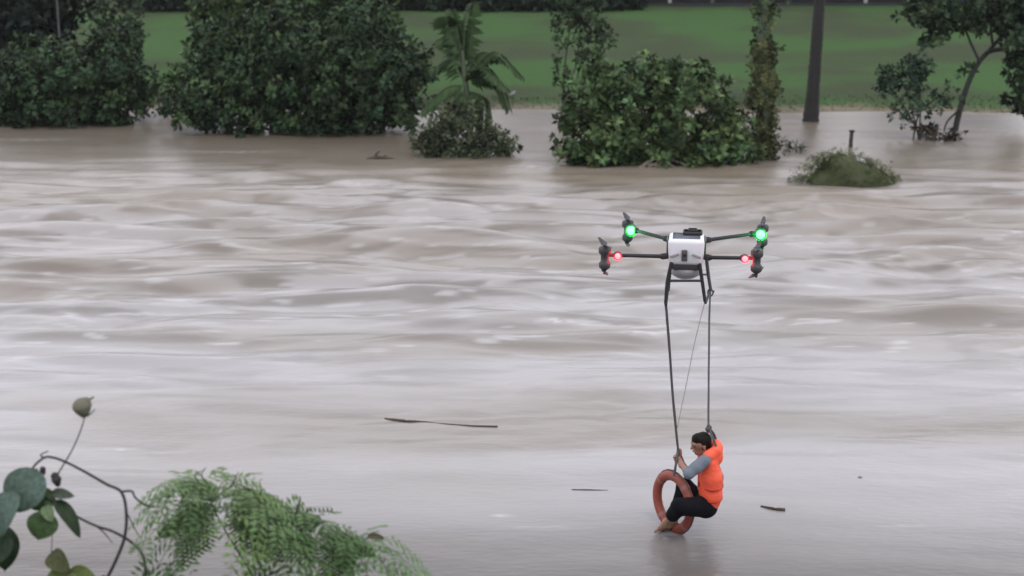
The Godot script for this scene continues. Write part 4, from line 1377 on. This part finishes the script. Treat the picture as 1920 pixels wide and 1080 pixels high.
func feather_frond(parent: Node3D, px: Array, d: float, pinna: float, pairs: int, tint: Color, lift := 0.06) -> void:
	var o := parent.position
	var raw := []
	for q in px: raw.append(at(q[0], q[1], d + (q[2] if q.size() > 2 else 0.0)) - o)
	var pts := curve(raw, 8)
	var fr := part("frond", tube_mesh(pts, 0.0035, 0.0015, 5), M.green_twig, parent)
	var total := 0.0
	for i in pts.size() - 1: total += (pts[i + 1] - pts[i]).length()
	pairs = maxi(4, int(pairs * 0.65))
	for i in pairs:
		var t := lerpf(0.14, 1.0, float(i) / (pairs - 1))
		var k := minf(t * (pts.size() - 1), pts.size() - 1.001)
		var p: Vector3 = (pts[int(k)] as Vector3).lerp(pts[int(k) + 1], k - int(k))
		var along: Vector3 = (pts[int(k) + 1] - pts[int(k)]).normalized()
		var flat := Vector3.UP if absf(along.y) < 0.8 else Vector3(0.5, 0.3, 0.8).normalized()
		var side := along.cross(flat).normalized()
		var n := side.cross(along).normalized()
		var l := pinna * 1.5 * (0.6 + 0.5 * sin(PI * clampf(t, 0.1, 0.95))) * rng.randf_range(0.85, 1.1)
		for s in [-1.0, 1.0]:
			var dir: Vector3 = (side * s * rng.randf_range(0.8, 1.05) + along * 0.62 - Vector3.UP * rng.randf_range(0.0, 0.3) + n * lift).normalized()
			var st := tris()
			var mid: Vector3 = p + dir * l * 0.5 + n * l * 0.06
			var tip: Vector3 = p + dir * l - Vector3.UP * l * 0.16
			st.set_color(tint * 0.8)
			tube(st, [p, mid, tip], 0.0012, 0.0006, 4)
			var pairs_in := maxi(5, int(l / 0.027))
			for q in pairs_in:
				var u := lerpf(0.06, 0.98, float(q) / (pairs_in - 1))
				var c: Vector3 = p.lerp(mid, u * 2.0) if u < 0.5 else mid.lerp(tip, u * 2.0 - 1.0)
				var pd: Vector3 = (mid - p).normalized() if u < 0.5 else (tip - mid).normalized()
				var ps: Vector3 = pd.cross(n).normalized()
				var ll := 0.054 * (0.65 + 0.45 * sin(PI * u)) * rng.randf_range(0.9, 1.1)
				for s2 in [-1.0, 1.0]:
					var v := rng.randf_range(0.85, 1.15)
					leaf(st, c, (ps * s2 + pd * 0.38 - Vector3.UP * rng.randf_range(0.0, 0.25)).normalized(), n, ll, ll * 0.35, 0.06, Color(tint.r * v, tint.g * v, tint.b * v))
			part("pinna", done(st), M.feather, fr)

func build_feather_shrub() -> void:
	var d := 7.1
	var root := at(560, 1300, d)
	root.y = ground_h(root.x, root.z)
	var t := thing("feathery_shrub", "feathery fine-leaved green shrub at the bottom of the foreground", "shrub", root)
	var hubs := [at(400, 940, d), at(560, 990, d + 0.05), at(655, 1030, d), at(470, 1010, d - 0.1)]
	for h in hubs:
		part("stem", tube_mesh(curve([Vector3(0, -0.1, 0), (h - root) * 0.55 + Vector3(0.12, 0, -0.15), h - root + Vector3(0, -0.15, -0.12), h - root], 6), 0.008, 0.002, 7, 0.05), M.green_twig, t)
	var g := Color(1, 1, 1)
	for f in [
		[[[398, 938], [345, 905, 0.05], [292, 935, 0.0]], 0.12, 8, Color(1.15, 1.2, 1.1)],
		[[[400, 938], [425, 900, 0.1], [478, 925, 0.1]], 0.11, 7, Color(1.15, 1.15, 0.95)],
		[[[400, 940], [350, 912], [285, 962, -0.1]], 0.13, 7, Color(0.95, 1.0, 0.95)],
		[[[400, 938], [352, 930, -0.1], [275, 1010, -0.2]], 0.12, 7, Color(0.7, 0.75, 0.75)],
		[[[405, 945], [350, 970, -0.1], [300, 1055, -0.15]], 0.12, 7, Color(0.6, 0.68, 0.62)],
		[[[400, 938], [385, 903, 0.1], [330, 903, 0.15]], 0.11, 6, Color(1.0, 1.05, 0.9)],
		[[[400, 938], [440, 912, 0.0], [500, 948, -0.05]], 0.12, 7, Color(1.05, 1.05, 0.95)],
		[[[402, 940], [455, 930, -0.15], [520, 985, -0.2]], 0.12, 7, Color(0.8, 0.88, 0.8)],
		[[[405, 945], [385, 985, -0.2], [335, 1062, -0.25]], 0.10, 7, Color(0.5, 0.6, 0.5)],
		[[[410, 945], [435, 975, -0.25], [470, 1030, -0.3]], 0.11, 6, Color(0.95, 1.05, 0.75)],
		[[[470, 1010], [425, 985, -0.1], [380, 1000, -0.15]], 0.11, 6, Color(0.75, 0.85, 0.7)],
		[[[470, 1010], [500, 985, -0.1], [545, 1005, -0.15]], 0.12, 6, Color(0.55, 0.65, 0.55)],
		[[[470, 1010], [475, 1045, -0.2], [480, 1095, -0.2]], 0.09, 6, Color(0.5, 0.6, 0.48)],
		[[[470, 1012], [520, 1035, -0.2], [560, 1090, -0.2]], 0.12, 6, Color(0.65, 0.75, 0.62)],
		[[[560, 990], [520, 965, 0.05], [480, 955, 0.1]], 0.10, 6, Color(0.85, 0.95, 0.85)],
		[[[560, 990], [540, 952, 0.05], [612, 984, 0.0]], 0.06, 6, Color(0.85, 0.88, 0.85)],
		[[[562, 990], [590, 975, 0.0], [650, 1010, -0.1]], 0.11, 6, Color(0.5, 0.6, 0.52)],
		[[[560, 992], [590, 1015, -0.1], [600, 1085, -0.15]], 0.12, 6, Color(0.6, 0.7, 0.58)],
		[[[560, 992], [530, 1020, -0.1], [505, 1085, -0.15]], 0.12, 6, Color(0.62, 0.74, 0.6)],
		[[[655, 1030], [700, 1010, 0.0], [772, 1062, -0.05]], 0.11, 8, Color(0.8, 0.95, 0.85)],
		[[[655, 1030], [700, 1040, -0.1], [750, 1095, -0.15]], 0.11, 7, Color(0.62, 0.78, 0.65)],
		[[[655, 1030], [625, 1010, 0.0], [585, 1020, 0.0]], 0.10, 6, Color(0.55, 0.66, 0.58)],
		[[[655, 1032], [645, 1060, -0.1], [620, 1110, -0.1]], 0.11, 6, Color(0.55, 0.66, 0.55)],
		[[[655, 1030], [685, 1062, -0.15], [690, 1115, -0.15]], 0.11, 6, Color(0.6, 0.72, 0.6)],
		]:
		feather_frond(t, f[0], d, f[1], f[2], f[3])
	var back := tris()
	for e in [[410, 945, 345, 930], [420, 935, 500, 955], [430, 960, 520, 985], [500, 990, 580, 990], [600, 1010, 660, 1040], [400, 955, 330, 1000]]:
		var a := at(e[0], e[1], d + 0.12)
		var z := at(e[2], e[3], d + 0.10)
		var along := (z - a).normalized()
		var len := (z - a).length()
		var side := along.cross(Vector3(0.0, 0.5, 0.85)).normalized()
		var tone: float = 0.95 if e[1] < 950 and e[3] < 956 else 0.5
		for i in 9:
			var p0 := a + along * len * (0.1 + 0.1 * i) + Vector3.DOWN * len * 0.15 * pow(i / 9.0, 2.0) - root
			for sd in [-1.0, 1.0]:
				var pd: Vector3 = (side * sd + along * 0.6 + Vector3.DOWN * 0.2).normalized()
				for q in 9:
					for s2 in [-1.0, 1.0]:
						var v := tone * rng.randf_range(0.85, 1.15)
						var ld: Vector3 = (pd.cross(Vector3(0, 0.5, 0.85)) * s2 + pd * 0.4).normalized()
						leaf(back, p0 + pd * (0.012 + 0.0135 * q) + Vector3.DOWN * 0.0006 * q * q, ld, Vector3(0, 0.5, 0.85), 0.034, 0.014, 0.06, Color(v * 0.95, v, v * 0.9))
	part("inner_leaflets", done(back), M.feather, t).set_meta("kind", "stuff")
	# comb-like single pinna and dry brown sprigs standing out above
	var c := at(563, 952, d + 0.05) - root
	var st := tris()
	st.set_color(Color(0.6, 0.6, 0.6))
	tube(st, [c + Vector3(-0.02, -0.06, 0), c, c + Vector3(0.15, 0.005, 0)], 0.002, 0.001, 5)
	for i in 8: leaf(st, c + Vector3(0.01 + i * 0.02, 0.004, 0), Vector3(0.12, -1, 0.1).normalized(), Vector3(0.3, 0.1, 1), 0.03, 0.011, 0.1, Color(0.5, 0.55, 0.5))
	part("comb_leaf", done(st), M.feather, t)
	twig(t, d, [[545, 995], [555, 962], [563, 935]], 0.006, 0.004, "dry_sprig")
	twig(t, d, [[372, 905], [366, 890], [384, 881]], 0.004, 0.0015, "dry_sprig")
	twig(t, d, [[390, 908], [378, 892], [386, 876]], 0.004, 0.0015, "dry_sprig")
	twig(t, d, [[432, 915], [441, 898], [447, 884]], 0.004, 0.0015, "dry_sprig")
	twig(t, d, [[446, 910], [443, 898], [437, 888]], 0.0025, 0.001, "dry_sprig")
	twig(t, d, [[485, 935], [493, 916], [501, 930]], 0.003, 0.001, "dry_sprig")
	twig(t, d, [[678, 1020], [698, 1000], [712, 996]], 0.003, 0.0015, "dry_sprig")
	broad_leaf(t, at(690, 1004, d), at(722, 1010, d), 0.035, Vector3(0.2, 0.4, 0.9), lin(0.10, 0.085, 0.06), 0.5, "dry_leaf")
